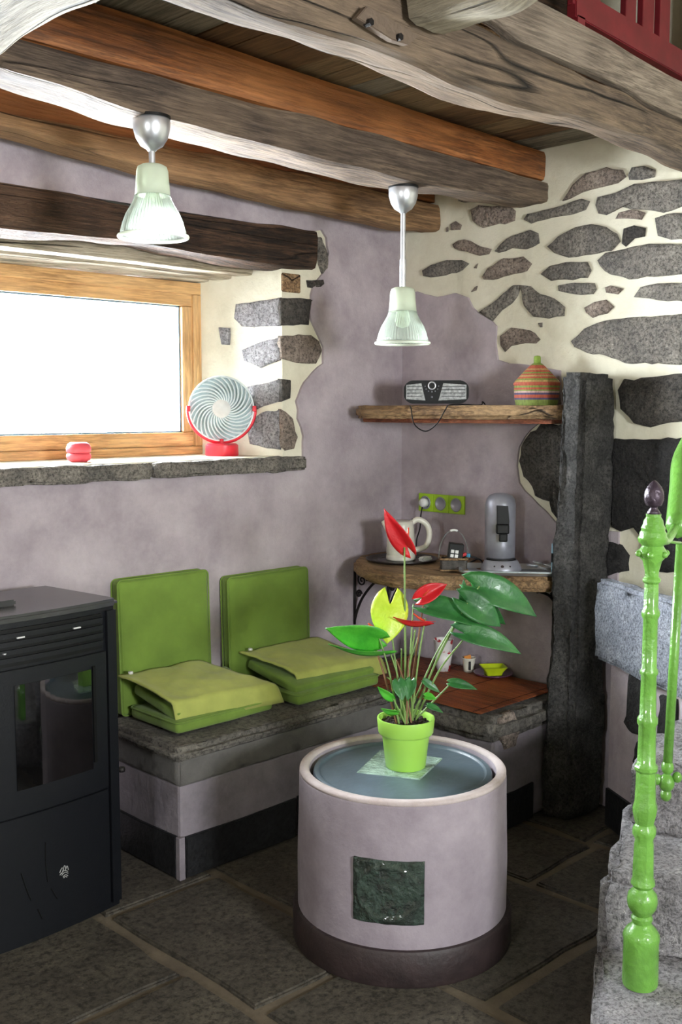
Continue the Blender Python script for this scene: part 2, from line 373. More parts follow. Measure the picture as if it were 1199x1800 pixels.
def beam(p0, p1, w_, h_, zbot=None, ztop=None, wid=None, amp=.008, axis=0, n=70, seed=0, rnd=.03, m=7):
    """hewn timber from p0 to p1 (front-bottom line); bottom/top heights may follow measured profiles along the axis"""
    bm = bmesh.new(); p0, p1 = Vector(p0), Vector(p1); rings = []
    def prof(tab, x, dflt):
        if not tab: return dflt
        if x <= tab[0][0]: return tab[0][1]
        for (a, b), (c, d) in zip(tab, tab[1:]):
            if x <= c:
                t = (x-a)/(c-a); t = t*t*(3-2*t); return b+(d-b)*t
        return tab[-1][1]
    oth = 1-axis
    for i in range(n+1):
        t = i/n; p = p0.lerp(p1, t); x = p[axis]
        zb = prof(zbot, x, p.z); zt = prof(ztop, x, p.z+h_); ww = prof(wid, x, w_)
        ring = []; cy = p[oth]+ww/2; cz = (zb+zt)/2
        corners = []
        e = 7.0
        for k in range(4*m):
            a = 2*PI*(k+.5)/(4*m); ca, sa = math.cos(a), math.sin(a)
            f = (abs(ca)**e+abs(sa)**e)**(-1/e)
            q = Vector((0, 0, 0)); q[axis] = x; q[oth] = cy+ww/2*ca*f; q.z = cz+(zt-zb)/2*sa*f
            s = nz((q[axis]*1.2, q[oth]*4, q.z*4), 1, seed)*amp*1.6+nz((q[axis]*5, q[oth]*14, q.z*14), 1, seed+2)*amp*.9
            q[oth] += ca*s; q.z += sa*s
            ring.append(bm.verts.new(q))
        rings.append(ring)
    N = 4*m
    for a, b in zip(rings, rings[1:]):
        for k in range(N): bm.faces.new((a[k], a[(k+1) % N], b[(k+1) % N], b[k]))
    bm.faces.new(rings[0]); bm.faces.new(rings[-1])
    return bm

XW, YW = 3.66, 3.32            # the stone wall (right) and the window wall (left)

# ================================================================ STRUCTURE
fl = struct(obj('floor', B((-2, -2, -.12), (4.2, 4.2, -.012)), M['joint']))
# flagstones: rows along X, staggered
cols = [(-.4, .35), (.35, 1.02), (1.02, 1.70), (1.70, 2.16), (2.16, 2.86), (2.86, 3.30), (3.30, 3.9)]
rows = [(-1.2, -.5), (-.5, .2), (.2, .8), (.8, 1.42), (1.42, 2.05), (2.05, 2.80), (2.80, 3.32)]
random.seed(3)
for i, (xa, xb) in enumerate(cols):
    off = {2: .30, 4: .22, 5: -.05, 1: .1}.get(i, 0)
    for j, (ya, yb) in enumerate(rows):
        y0, y1 = ya+off, min(yb+off, 3.31)
        if y1-y0 < .1: continue
        g = .022; r = lambda: random.uniform(-.012, .012)
        poly = [(xa+g+r(), y0+g+r()), (xb-g+r(), y0+g+r()), (xb-g+r(), y1-g+r()), (xa+g+r(), y1-g+r())]
        zt = random.uniform(-.002, .002)
        P_ = refine([Vector((a, b, -.05)) for a, b in poly], .12, .014, i*9+j)
        for q in P_: q.z = -.05
        o = obj('flagstone', PR(P_, (0, 0, .05+zt), .006), M['flag'], fl); 
# wall_left: window opening with a splayed reveal
OX0, OX1, OZ0, OZ1, YB = 1.30, 2.92, 1.375, 2.19, 3.70
bm = bmesh.new()
box(bm, (-2, YW, -.1), (4.2, 4.0, OZ0-.07)); box(bm, (-2, YW, 2.34), (4.2, 4.0, 4.9))
prism(bm, [(OX1, YW, OZ0-.07), (4.2, YW, OZ0-.07), (4.2, 4.0, OZ0-.07), (2.79, 4.0, OZ0-.07), (2.79, YB, OZ0-.07)], (0, 0, 2.34-OZ0+.07))
prism(bm, [(OX0, YW, OZ0-.07), (OX0+.06, YB, OZ0-.07), (OX0+.06, 4.0, OZ0-.07), (-2, 4.0, OZ0-.07), (-2, YW, OZ0-.07)], (0, 0, 2.34-OZ0+.07))
wl = struct(obj('wall_left', bm, M['cream']))
def pl(*q): return [px(1, YW, *a) for a in q]
coat_r = [(548, 470), (552, 412), (562, 405), (570, 418), (575, 445), (566, 480), (548, 505), (543, 535), (543, 565), (558, 590), (566, 612), (565, 640), (548, 655), (532, 672), (518, 705), (522, 735), (531, 765), (530, 812)]
coat = [Vector((0, YW, 0.0)), Vector((0, YW, 2.75))] + [Vector((XW, YW, 2.75)), Vector((XW, YW, 0.0))]
# upper band, right part and lower part as one C shape
c = [Vector((.0, YW, 0)), Vector((XW, YW, 0)), Vector((XW, YW, 2.75)), Vector((.0, YW, 2.75)), Vector((.0, YW, 2.335))]
edge = [Vector((OX0, YW, 2.335)), Vector((3.05, YW, 2.338))] + openline([px(1, YW, *a) for a in [(552, 408)]+coat_r[2:-1]]+[px(1, YW, 530, 826)], .03, .010, 4) + [Vector((OX0, YW, 1.356)), Vector((.0, YW, 1.356))]
for q in edge: q.y = YW
o = obj('plaster_coat', PR(c+edge, (0, -.012, 0)), M['mauve'], wl)
# wall_right: the stone wall
wr = struct(obj('wall_right', B((XW, -2, -.1), (4.2, YW, 4.9)), M['cream']))
def cr(x, y): return px(0, XW, 700+x/2.403, 250+y/2.403)          # measured on an enlargement of the photograph
def c3(x, y): return px(0, XW, 900+x/2.769, 600+y/2.769)
up_ = [(40, 640), (85, 634), (170, 655), (250, 640), (300, 655), (320, 700), (345, 725), (400, 755), (420, 780), (415, 850), (425, 920), (470, 932), (520, 935), (600, 950), (690, 968)]
pts = [cr(*q) for q in up_]+[px(0, XW, *q) for q in ((990, 738), (948, 745), (925, 765), (915, 785), (911, 820), (914, 848), (935, 875), (962, 898), (985, 925))]
ref = openline(pts, .04, .007, 8)
poly = [Vector((XW, YW-.012, 0)), Vector((XW, YW-.012, pts[0].z))]+ref+[Vector((XW, 2.16, pts[-1].z)), Vector((XW, 2.16, 0))]
for q in poly: q.x = XW
obj('plaster_coat', PR(poly, (-.012, 0, 0)), M['mauve'], wr)
RS = [
 ('m', [(255, 232), (320, 240), (315, 250), (280, 258), (258, 248)]),
 ('w', [(310, 285), (345, 268), (400, 275), (470, 265), (498, 290), (495, 330), (450, 345), (400, 350), (360, 362), (320, 335)]),
 ('w', [(222, 345), (245, 333), (270, 350), (262, 368), (225, 370)]),
 ('w', [(232, 430), (285, 408), (330, 430), (395, 452), (385, 472), (345, 478), (290, 460), (235, 450)]),
 ('m', [(412, 462), (460, 410), (560, 370), (592, 385), (597, 430), (540, 452), (480, 448), (425, 468)]),
 ('m', [(108, 545), (140, 520), (210, 500), (270, 497), (298, 515), (270, 545), (200, 565), (140, 570), (112, 562)]),
 ('w', [(360, 570), (385, 530), (450, 490), (530, 485), (565, 515), (545, 545), (470, 560), (400, 582), (365, 580)]),
 ('w', [(700, 248), (740, 180), (800, 135), (880, 110), (950, 118), (965, 145), (930, 175), (850, 190), (780, 215)]),
 ('m', [(975, 140), (985, 112), (1040, 105), (1090, 118), (1085, 148), (1030, 160), (980, 155)]),
 ('m', [(840, 265), (850, 232), (920, 215), (1000, 180), (1100, 165), (1199, 160), (1300, 190), (1290, 260), (1199, 275), (1120, 298), (1040, 285), (950, 275), (880, 308), (850, 300)]),
 ('m', [(538, 330), (545, 308), (620, 290), (700, 268), (780, 238), (810, 250), (790, 285), (740, 305), (650, 318), (560, 345)]),
 ('w', [(920, 325), (935, 300), (990, 285), (1045, 300), (1030, 325), (960, 322)]),
 ('d', [(948, 400), (955, 365), (1000, 352), (1050, 362), (1045, 395), (1000, 410), (965, 440), (948, 430)]),
 ('m', [(1088, 365), (1090, 320), (1140, 302), (1260, 300), (1260, 408), (1150, 412), (1100, 395)]),
 ('m', [(635, 445), (680, 400), (750, 360), (820, 347), (880, 360), (925, 390), (940, 420), (900, 460), (820, 475), (720, 490), (660, 465)]),
 ('m', [(845, 500), (880, 470), (960, 450), (1060, 435), (1150, 430), (1290, 430), (1290, 550), (1120, 565), (980, 577), (900, 560), (855, 525)]),
 ('m', [(605, 555), (640, 525), (710, 505), (800, 505), (820, 540), (800, 575), (740, 580), (650, 585)]),
 ('m', [(680, 605), (720, 597), (830, 595), (840, 620), (825, 642), (720, 642), (680, 625)]),
 ('w', [(875, 612), (900, 605), (955, 622), (930, 640), (880, 638)]),
 ('m', [(995, 655), (1030, 610), (1100, 595), (1280, 590), (1280, 670), (1140, 672), (1060, 658)]),
 ('w', [(790, 700), (830, 675), (880, 665), (915, 700), (880, 725), (820, 740), (795, 720)]),
 ('m', [(345, 720), (400, 680), (450, 640), (490, 605), (520, 605), (505, 650), (480, 685), (440, 712), (400, 755), (380, 745)]),
 ('m', [(520, 605), (560, 605), (600, 640), (660, 660), (705, 700), (700, 735), (640, 745), (575, 735), (535, 695)]),
 ('w', [(435, 820), (480, 785), (560, 790), (600, 830), (580, 850), (540, 850), (480, 860), (455, 885), (432, 860)]),
 ('m', [(735, 845), (790, 790), (880, 755), (980, 740), (1100, 735), (1290, 720), (1290, 940), (1100, 935), (960, 935), (880, 900), (800, 890), (750, 865)]),
 ('w', [(312, 632), (325, 615), (337, 612), (332, 628)]), ('w', [(322, 535), (340, 514), (332, 535)]), ('m', [(595, 765), (612, 760), (612, 780), (602, 782)]),
 ('w', [(200, 380), (205, 360), (215, 355), (212, 378)]),
]
km = {'m': 'stone_mid', 'w': 'stone_warm', 'd': 'stone_dark', 'b': 'stone_black'}
for i, (k, q) in enumerate(RS):
    P_ = [cr(*a) for a in q]; big = max((a-b).length for a in P_ for b in P_)
    obj('stone', rock(P_, (-1, 0, 0), min(.022, .006+big*.045), .028, .007, i), M[km[k]], wr, True)
RS2 = [('d', [(525, 240), (560, 185), (640, 185), (720, 165), (800, 155), (900, 160), (900, 385), (740, 400), (680, 415), (600, 400), (540, 330)]),
       ('b', [(470, 490), (512, 475), (640, 482), (760, 472), (940, 470), (940, 1130), (720, 1120), (660, 1050), (640, 950), (600, 905), (540, 920), (490, 905), (470, 800)]),
       ('b', [(470, 975), (540, 985), (575, 1040), (570, 1120), (470, 1135)])]
for i, (k, q) in enumerate(RS2):
    obj('stone', rock([c3(*a) for a in q], (-1, 0, 0), .03, .03, .010, 50+i), M[km[k]], wr, True)
q = [px(0, XW, *a) for a in ((923, 783), (935, 762), (955, 748), (1010, 744), (1010, 930), (985, 915), (978, 890), (945, 865), (926, 838), (920, 810))]
obj('stone', rock(q, (-1, 0, 0), .05, .025, .012, 70), M['stone_dark'], wr, True)
# stones of the window wall: face, quoins and reveal
def c6(x, y): return px(1, YW, x/2, 400+y/2)
for i, (k, q) in enumerate([('m', [(1105, 35), (1122, 32), (1140, 70), (1150, 120), (1148, 150), (1130, 165), (1116, 130), (1112, 85)]), ('d', [(1075, 187), (1130, 183), (1136, 198), (1128, 212), (1080, 210)])]):
    obj('stone', rock([c6(*a) for a in q], (0, -1, 0), .015, .025, .006, 80+i), M[km[k]], wl, True)
def rv(x, y):      # a point of the splayed right reveal: plane through (2.92,3.32) and (2.79,3.70)
    n_ = Vector((YB-YW, 2.92-2.79, 0)); r = fwd*FPX+rgt*(x-IW/2)+upv*(IH/2-y); o_ = Vector((2.92, YW, 0))
    return EYE+r*((o_-EYE).dot(n_)/r.dot(n_))
RN = Vector((-(YB-YW), -(2.92-2.79), 0)).normalized()
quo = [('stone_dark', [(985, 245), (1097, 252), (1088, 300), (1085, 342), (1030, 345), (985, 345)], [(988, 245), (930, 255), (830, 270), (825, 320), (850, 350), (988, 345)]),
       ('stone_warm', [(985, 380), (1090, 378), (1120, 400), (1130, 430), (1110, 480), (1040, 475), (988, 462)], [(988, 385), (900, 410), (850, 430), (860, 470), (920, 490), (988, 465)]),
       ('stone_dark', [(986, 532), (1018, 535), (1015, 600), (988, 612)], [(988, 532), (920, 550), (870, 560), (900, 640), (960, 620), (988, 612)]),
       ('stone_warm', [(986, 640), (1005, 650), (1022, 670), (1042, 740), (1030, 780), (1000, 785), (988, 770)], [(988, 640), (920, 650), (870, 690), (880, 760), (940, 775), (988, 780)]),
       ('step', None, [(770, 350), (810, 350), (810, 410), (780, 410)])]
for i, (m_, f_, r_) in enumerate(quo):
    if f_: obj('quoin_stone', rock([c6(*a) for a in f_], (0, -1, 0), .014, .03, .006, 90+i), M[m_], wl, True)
    obj('reveal_stone', rock([rv(x/2, 400+y/2) for x, y in r_], RN, .010, .03, .006, 95+i), M['step'], wl, True)  # pale step stone puts the window glare into the reveal faces' colour
a, b = c6(990, 158), c6(1055, 232)
obj('wooden_wedge', B((a.x, YW-.006, b.z), (b.x, YW+.10, a.z), .006), M['shelf'], wl)
# lintel and soffit boards
zl = 2.183
lt = beam((1.2, YW-.03, zl), (3.09, YW-.03, zl), .17, .155, zbot=[(1.2, 2.19), (1.7, 2.186), (2.2, 2.20), (2.7, 2.175), (3.09, 2.18)], amp=.014, seed=5, n=90)
tag(obj('window_lintel', lt, M['lintel']), 'dark worm-eaten oak lintel beam over the window', 'beam')
sf = thing('soffit_boards', 'pale bleached boards lining the underside of the window opening above the window frame', 'boards', (2.1, 3.5, 2.15))
for k, (ya, yb, dz) in enumerate(((3.452, 3.553, .0), (3.548, 3.662, -.010), (3.657, 3.80, -.018))):
    adopt(obj('board', beam((OX0+.002, ya, 2.155+dz), (2.915-.33*(ya-3.32), ya, 2.155+dz), yb-ya, .06, amp=.004, seed=30+k, n=50), M['soffit']), sf)
# sill stones
sl = thing('stone_sill', 'rough grey stone window sill slab topped with white render', 'sill', (2.1, 3.4, OZ0-.05))
for k, (xa, xb) in enumerate(((1.25, 2.235), (2.245, 3.02))):
    P_ = [(xa, YW-.055), (xb, YW-.05), (xb, YW+.10), (xa, YW+.10)]
    adopt(obj('sill_slab', rough_block(P_, 1.340, 1.398, .008, .008, 6, 40+k), M['stone_mid'], None, True), sl)
adopt(obj('board_packing', B((OX0+.07, YW+.16, 2.22), (2.78, 3.95, 2.335)), M['soffit']), sf)
adopt(obj('sill_render', PR([(OX0, YW+.0, 1.34), (OX1, YW+.0, 1.34), (2.79, YB+.1, 1.34), (OX0+.06, YB+.1, 1.34)], (0, 0, .062)), M['cream']), sl)
# window: outer frame, casement, glass
wn = struct(bpy.data.objects.new('window_1', None)); COL.objects.link(wn); wn.location = (2.1, YB, 1.4)
fx0, fx1, fz0, fz1 = 1.37, 2.80, 1.402, 2.135
def fr(nm, lo, hi, m='frame', bev=.004): return adopt(obj(nm, B(lo, hi, bev), M[m]), wn)
fr('frame_rail', (fx0, YB, fz1-.05), (fx1, YB+.09, fz1)); fr('frame_rail', (fx0, YB, fz0), (fx1, YB+.09, fz0+.035))
fr('frame_stile', (fx1-.05, YB, fz0+.036), (fx1, YB+.09, fz1-.051), 'frame_z'); fr('frame_stile', (fx0, YB, fz0+.036), (fx0+.05, YB+.09, fz1-.051), 'frame_z')
cx0, cx1, cz0, cz1 = fx0+.045, fx1-.045, fz0+.036, fz1-.045
fr('casement_rail', (cx0, YB+.012, cz1-.055), (cx1, YB+.075, cz1)); fr('casement_rail', (cx0, YB+.012, cz0), (cx1, YB+.075, cz0+.06))
fr('casement_stile', (cx1-.055, YB+.012, cz0+.061), (cx1, YB+.075, cz1-.056), 'frame_z'); fr('casement_stile', (cx0, YB+.012, cz0+.061), (cx0+.055, YB+.075, cz1-.056), 'frame_z')
bm = bmesh.new(); gx0, gx1, gz0, gz1 = cx0+.053, cx1-.053, cz0+.058, cz1-.053
for lo, hi in (((gx0, 0, gz0), (gx0+.008, 0, gz1)), ((gx1-.008, 0, gz0), (gx1, 0, gz1)), ((gx0, 0, gz1-.008), (gx1, 0, gz1)), ((gx0, 0, gz0), (gx1, 0, gz0+.008))):
    box(bm, (lo[0], YB+.032, lo[2]), (hi[0], YB+.05, hi[2]))
adopt(obj('glazing_seal', bm, M['seal']), wn)
adopt(obj('pane', B((gx0+.002, YB+.038, gz0+.002), (gx1-.002, YB+.044, gz1-.002)), M['pane']), wn)
# ceiling: boards on joists over the bench corner; high roof over the mezzanine void
ce = struct(obj('ceiling', PR([Vector((-2, 1.95, 2.765)), Vector((1.2, 1.95, 2.725)), Vector((XW, 1.95, 2.665)), Vector((XW, 1.95, 2.75)), Vector((-2, 1.95, 2.80))], (0, YW-1.95, 0)), M['boards'][0]))
def zc_(x): return 2.765-.0125*(x+2) if x < 1.2 else 2.725-.0244*(x-1.2)
random.seed(11); x = -.4
while x < XW-.02:
    dz_ = random.uniform(0, .004); ww = random.choice((.115, .125, .135)); xb = min(x+ww, XW-.003)
    obj('ceiling_board', PR([Vector((x, 1.955, zc_(x)-.001)), Vector((xb-.005, 1.955, zc_(xb)-.001)), Vector((xb-.005, 1.955, zc_(xb)-.018-dz_)), Vector((x, 1.955, zc_(x)-.018-dz_))], (0, YW-.014-1.955, 0), .0015), random.choice(M['boards']), ce); x += ww
struct(obj('ceiling_upper', B((-2, -2, 4.9), (4.2, 4.0, 5.0)), M['boards'][2]))
# walls behind the camera with the openings the room's fill light comes through
bm = bmesh.new(); box(bm, (-2.1, -2, -.1), (-2, .1, 4.9)); box(bm, (-2.1, .5, -.1), (-2, 4.0, 4.9)); box(bm, (-2.1, .1, 1.9), (-2, .5, 4.9)); box(bm, (-2.1, .1, -.1), (-2, .5, 1.55))
struct(obj('wall_back', bm, M['cream']))
bm = bmesh.new(); box(bm, (-2.1, -2.1, -.1), (.8, -2, 4.9)); box(bm, (1.5, -2.1, -.1), (4.2, -2, 4.9)); box(bm, (.8, -2.1, 2.0), (1.5, -2, 4.9)); box(bm, (.8, -2.1, -.1), (1.5, -2, 1.4))
struct(obj('wall_front', bm, M['cream']))
portal('window_portal', ((OX0+2.8)/2, YB+.12, 1.77), 1.45, .78, (0, -1, 0))
portal('back_window_portal', (-2.05, .30, 1.72), .4, .36, (1, 0, 0))
portal('front_window_portal', (1.15, -2.05, 1.7), .7, .6, (0, 1, 0))

# ================================================================ TIMBERS
tag(obj('hewn_beam', beam((1.262, 2.523, 2.40), (XW+.06, 2.523, 2.42), .175, .13,
    zbot=[(1.2, 2.45), (1.34, 2.443), (1.77, 2.412), (2.2, 2.398), (2.5, 2.393), (2.9, 2.385), (3.3, 2.405), (3.5, 2.41), (3.66, 2.43)],
    ztop=[(1.3, 2.528), (2.5, 2.526), (3.66, 2.512)], amp=.011, seed=1, n=110), M['oldwood']),
    'grey hewn oak beam that both glass pendant lamps hang from', 'beam', 'hewn ceiling beams')
tag(obj('hewn_beam', beam((1.262, 3.10, 2.40), (XW+.06, 3.10, 2.4), .13, .12,
    zbot=[(1.4, 2.47), (1.6, 2.461), (2.23, 2.411), (2.7, 2.39), (3.07, 2.388), (3.4, 2.375), (3.66, 2.39)],
    ztop=[(1.6, 2.508), (3.66, 2.505)], amp=.011, seed=2, n=110), M['yellowold']),
    'hewn oak beam nearest the window wall, pale underside', 'beam', 'hewn ceiling beams')
b1t = [(1.2, 2.64), (2.1, 2.63), (2.3, 2.618), (2.48, 2.592), (2.84, 2.59), (3.36, 2.555), (3.66, 2.54)]
tag(obj('hewn_beam', beam((1.27, 1.80, 2.46), (XW+.06, 1.80, 2.46), .15, .17,
    zbot=[(1.0, 2.475), (1.38, 2.475), (1.6, 2.463), (1.92, 2.463), (2.3, 2.444), (2.9, 2.466), (3.3, 2.470), (3.66, 2.455)],
    ztop=b1t, amp=.014, seed=3, n=110), M['oldwood']),
    'massive cracked grey oak beam nearest the camera under the red balustrade', 'beam', 'hewn ceiling beams')
tag(obj('joist', beam((1.262, 2.54, 2.53), (XW-.004, 2.54, 2.53), .145, .13, zbot=[(1.2, 2.53), (3.66, 2.515)], ztop=[(1.2, 2.695), (1.6, 2.682), (2.5, 2.66), (3.1, 2.645), (3.66, 2.638)], amp=.0015, seed=51), M['orange']), 'orange pine joist on top of the lamp beam', 'joist')
tag(obj('joist', B((1.262, 3.125, 2.51), (XW-.002, 3.24, 2.635), .004), M['orange']), 'orange pine joist on the beam nearest the window wall', 'joist')
tag(obj('edge_plank', beam((1.27, 1.79, 2.66), (XW+.02, 1.79, 2.6), .05, .15, zbot=[(a, b+.012) for a, b in b1t], ztop=[(1.2, 2.77), (2.1, 2.755), (2.5, 2.732), (3.37, 2.688), (3.66, 2.675)], amp=.004, seed=6, n=60), M['plank_face']),
    'grey-brown edge board above the massive cracked beam', 'board')
tag(obj('cross_timber', beam((.98, .9, 2.43), (1.02, 2.50, 2.43), .245, .26, zbot=[(.9, 2.40), (1.9, 2.43), (2.2, 2.452), (2.50, 2.43)], amp=.02, axis=1, seed=8, n=60), M['oldwood_y']),
    'pale hewn cross timber in the upper left corner', 'beam')
tag(obj('cross_timber', beam((1.94, .7, 2.64), (1.97, 1.775, 2.60), .17, .2, zbot=[(.7, px(1, 1.55, 850, 10).z+.35), (1.2, px(1, 1.55, 850, 10).z+.12), (1.55, px(1, 1.55, 850, 10).z), (1.70, px(1, 1.70, 760, 34).z), (1.775, px(1, 1.77, 735, 45).z)], ztop=[(.7, 3.3), (1.775, 2.85)], amp=.016, axis=1, seed=9, n=40), M['oldwood_y']),
    'pale timber end resting against the massive beam beside the steel plate', 'beam')
pt = thing('steel_plate', 'rusty bolted steel plate fixed to the massive beam', 'bracket', (1.9, 1.79, 2.55))
P_ = [px(1, 1.785, *q) for q in ((617, 35), (635, 14), (727, 66), (708, 82), (680, 74))]
adopt(obj('plate', PR(P_, (0, -.02, 0), .002), M['rust']), pt)
for q in ((648, 40), (700, 66)):
    a = px(1, 1.765, *q); bm = bmesh.new(); bmesh.ops.create_cone(bm, segments=6, radius1=.009, radius2=.009, depth=.02, cap_ends=True)
    for v in bm.verts: v.co = Vector((v.co.x, v.co.z, v.co.y))+a
    adopt(obj('bolt', bm, M['iron']), pt)
struct(obj('gloom_panel_1', B((1.2, 2.35, 2.81), (XW-.002, 2.39, 4.88)), M['lintel']))  # added dark panel, stands in for the mezzanine gloom behind the balustrade
# red balustrade on the mezzanine edge
rb = thing('red_balustrade', 'oxblood red painted wooden balustrade above the massive beam', 'balustrade', (3.2, 1.9, 2.70))
def rx(x_): return px(1, 1.9, x_, 60).x
adopt(obj('bottom_rail', PR([Vector((2.86, 1.885, 2.794)), Vector((3.65, 1.885, 2.752)), Vector((3.65, 1.885, 2.84)), Vector((2.86, 1.885, 2.88))], (0, .035, 0), .003), M['red_paint']), rb)
adopt(obj('top_rail', B((2.85, 1.875, 3.60), (XW-.01, 1.93, 3.67), .006), M['red_paint']), rb)
for a, b in ((1002, 1050), (1095, 1113), (1125, 1145), (1155, 1173), (1212, 1232), (1250, 1262)):
    xa, xb = rx(a), min(rx(b), XW-.01)
    if xb > xa: adopt(obj('upright', B((xa, 1.89, 2.83), (xb, 1.913, 3.61), .003), M['red_paint']), rb)
adopt(obj('foot_post', B((2.87, 1.885, 2.70), (2.91, 1.92, 2.80)), M['red_paint']), rb)
adopt(obj('foot_post', B((3.60, 1.885, 2.68), (3.64, 1.92, 2.76)), M['red_paint']), rb)

# ================================================================ MASONRY BENCH
bx0, by0 = 2.03, 2.845
be = thing('stone_bench', 'masonry bench with dark stone seat slab and black tile skirting under the green cushions', 'bench', (2.6, 3.1, 0))
adopt(obj('plaster_body', B((bx0, by0, 0), (3.10, YW-.013, .33), .012), M['grey_plaster']), be)
adopt(obj('stone_course', rough_block([(bx0-.004, by0-.006), (3.10, by0-.006), (3.10, YW-.014), (bx0-.004, YW-.014)], .325, .42, .002, .006, 5, 60), M['grey_band'], None, True), be)
adopt(obj('seat_slab', rough_block([(bx0-.03, by0-.03), (3.10, by0-.03), (3.10, YW-.014), (bx0-.03, YW-.014)], .418, .464, .006, .018, 6, 61), M['bench'], None, True), be)
def tiles(nm, p, q, out, n_, parent, h=.145, th=.014, gap=.012):
    p, q = Vector(p), Vector(q); d = (q-p)/n_
    for k in range(n_):
        a = p+d*k+d.normalized()*gap*.5; b = p+d*(k+1)-d.normalized()*gap*.5; hh = h+random.uniform(-.006, .006)
        pts_ = [a, b, b+Vector((0, 0, hh+.003)), b.lerp(a, .5)+Vector((0, 0, hh-.003)), a+Vector((0, 0, hh))]
        adopt(obj(nm, PR(pts_, Vector(out)*th, .003), M['blacktile']), parent)
tiles('skirting_tile', (bx0, YW-.03, .004), (bx0, by0+.004, .004), (-1, 0, 0), 1, be)
tiles('skirting_tile', (bx0+.01, by0, .004), (3.07, by0, .004), (0, -1, 0), 2, be)
adopt(obj('corner_grout', B((bx0-.012, by0-.012, 0), (bx0+.012, by0+.012, .15), .003), M['grey_plaster']), be)
lx0, ly0 = 3.09, 2.33
le = thing('stone_ledge', 'masonry corner block with stone slab top under the rust bamboo mat beside the pillar', 'ledge', (3.35, 2.8, 0))
adopt(obj('plaster_body', B((lx0+.01, ly0, 0), (XW-.013, YW-.013, .36), .02), M['grey_plaster']), le)
adopt(obj('ledge_slab', rough_block([(lx0-.03, ly0-.025), (XW-.014, ly0-.025), (XW-.014, YW-.014), (lx0+.012, YW-.014), (lx0+.012, 2.9), (lx0-.03, 2.6)], .355, .452, .008, .028, 6, 63), M['bench'], None, True), le)
q = [px(1, ly0, *a) for a in ((875, 1262), (900, 1250), (912, 1275), (905, 1310), (885, 1318), (875, 1290))]
adopt(obj('inset_stone', rock(q, (0, -1, 0), .014, .02, .008, 77), M['stone_warm'], None, True), le)
tiles('skirting_tile', (lx0+.02, ly0, .004), (3.34, ly0, .004), (0, -1, 0), 1, le)
tiles('skirting_tile', (lx0+.01, 2.8, .004), (lx0+.01, ly0+.01, .004), (-1, 0, 0), 1, le)

# ================================================================ STONE PILLAR
bm = rough_block([(3.36, 2.31), (3.405, 2.20), (3.60, 2.17), (3.64, 2.30)], 0, 1.735, .013, .018, 7, 66,
                 top_poly=[(3.452, 2.31), (3.440, 2.20), (3.645, 2.185), (3.645, 2.30)])
tag(obj('stone_pillar', bm, M['pillar'], None, True), 'tall rough dark basalt slab standing upright against the stone wall at the shelf ends', 'pillar')

# ================================================================ SINK AND PLINTH WALL
sd = Vector((-.5, -.86, 0)).normalized(); sn = Vector((-.86, .5, 0))      # along the sink front, outward normal
s0 = Vector((3.435, 2.13, 0))
def sp(u, v, z): return s0+sd*u-sn*v+Vector((0, 0, z))
sk = thing('stone_sink', 'blue-grey granite trough sink beside the dark pillar', 'sink', tuple(sp(.3, .15, .66)))
def quadp(u0, u1, v0, v1): return [tuple(sp(u0, v0, 0))[:2], tuple(sp(u1, v0, 0))[:2], tuple(sp(u1, v1, 0))[:2], tuple(sp(u0, v1, 0))[:2]]
adopt(obj('trough_front', rough_block(quadp(0, .66, 0, .07), .655, .965, .006, .014, 5, 31), M['granite'], None, True), sk)
adopt(obj('trough_base', rough_block([tuple(sp(.0, .06, 0))[:2], tuple(sp(.66, .06, 0))[:2], (3.64, 1.42), (3.64, 2.12), (3.50, 2.14)], .665, .74, .004, .01, 4, 32), M['granite'], None, True), sk)
adopt(obj('trough_side', rough_block([tuple(sp(.60, .06, 0))[:2], tuple(sp(.66, .06, 0))[:2], (3.64, 1.42), (3.64, 1.49)], .73, .955, .004, .01, 4, 33), M['granite'], None, True), sk)
sw = thing('sink_plinth', 'short mauve plastered wall under the granite sink with black stones set in it', 'wall', tuple(sp(.3, .2, 0)))
adopt(obj('plaster_wall', B((0, 0, 0), (.5, .06, .655)), M['mauve']), sw)
o = sw.children[0]; o.matrix_parent_inverse = Matrix(); sw.rotation_euler.z = math.atan2(sd.y, sd.x); sw.location = sp(.015, .07, 0)
rt = Matrix.Rotation(sw.rotation_euler.z, 4, 'Z')
for k, (u0, u1, z0, z1) in enumerate(((.13, .30, .42, .64), (.35, .47, .45, .62), (.20, .40, .30, .41))):
    P_ = [Vector((u0, 0, z0+.02)), Vector((u0+.03, 0, z0)), Vector((u1-.02, 0, z0+.01)), Vector((u1, 0, (z0+z1)/2)), Vector((u1-.01, 0, z1)), Vector((u0+.02, 0, z1-.01))]
    o = obj('stone', rock(P_, (0, -1, 0), .018, .025, .008, 33+k, .01), M['stone_black'], sw, True)
for u0, u1 in ((.005, .24), (.25, .49)):
    obj('skirting_tile', B((u0, -.014, .004), (u1, 0, .15), .002), M['blacktile'], sw)

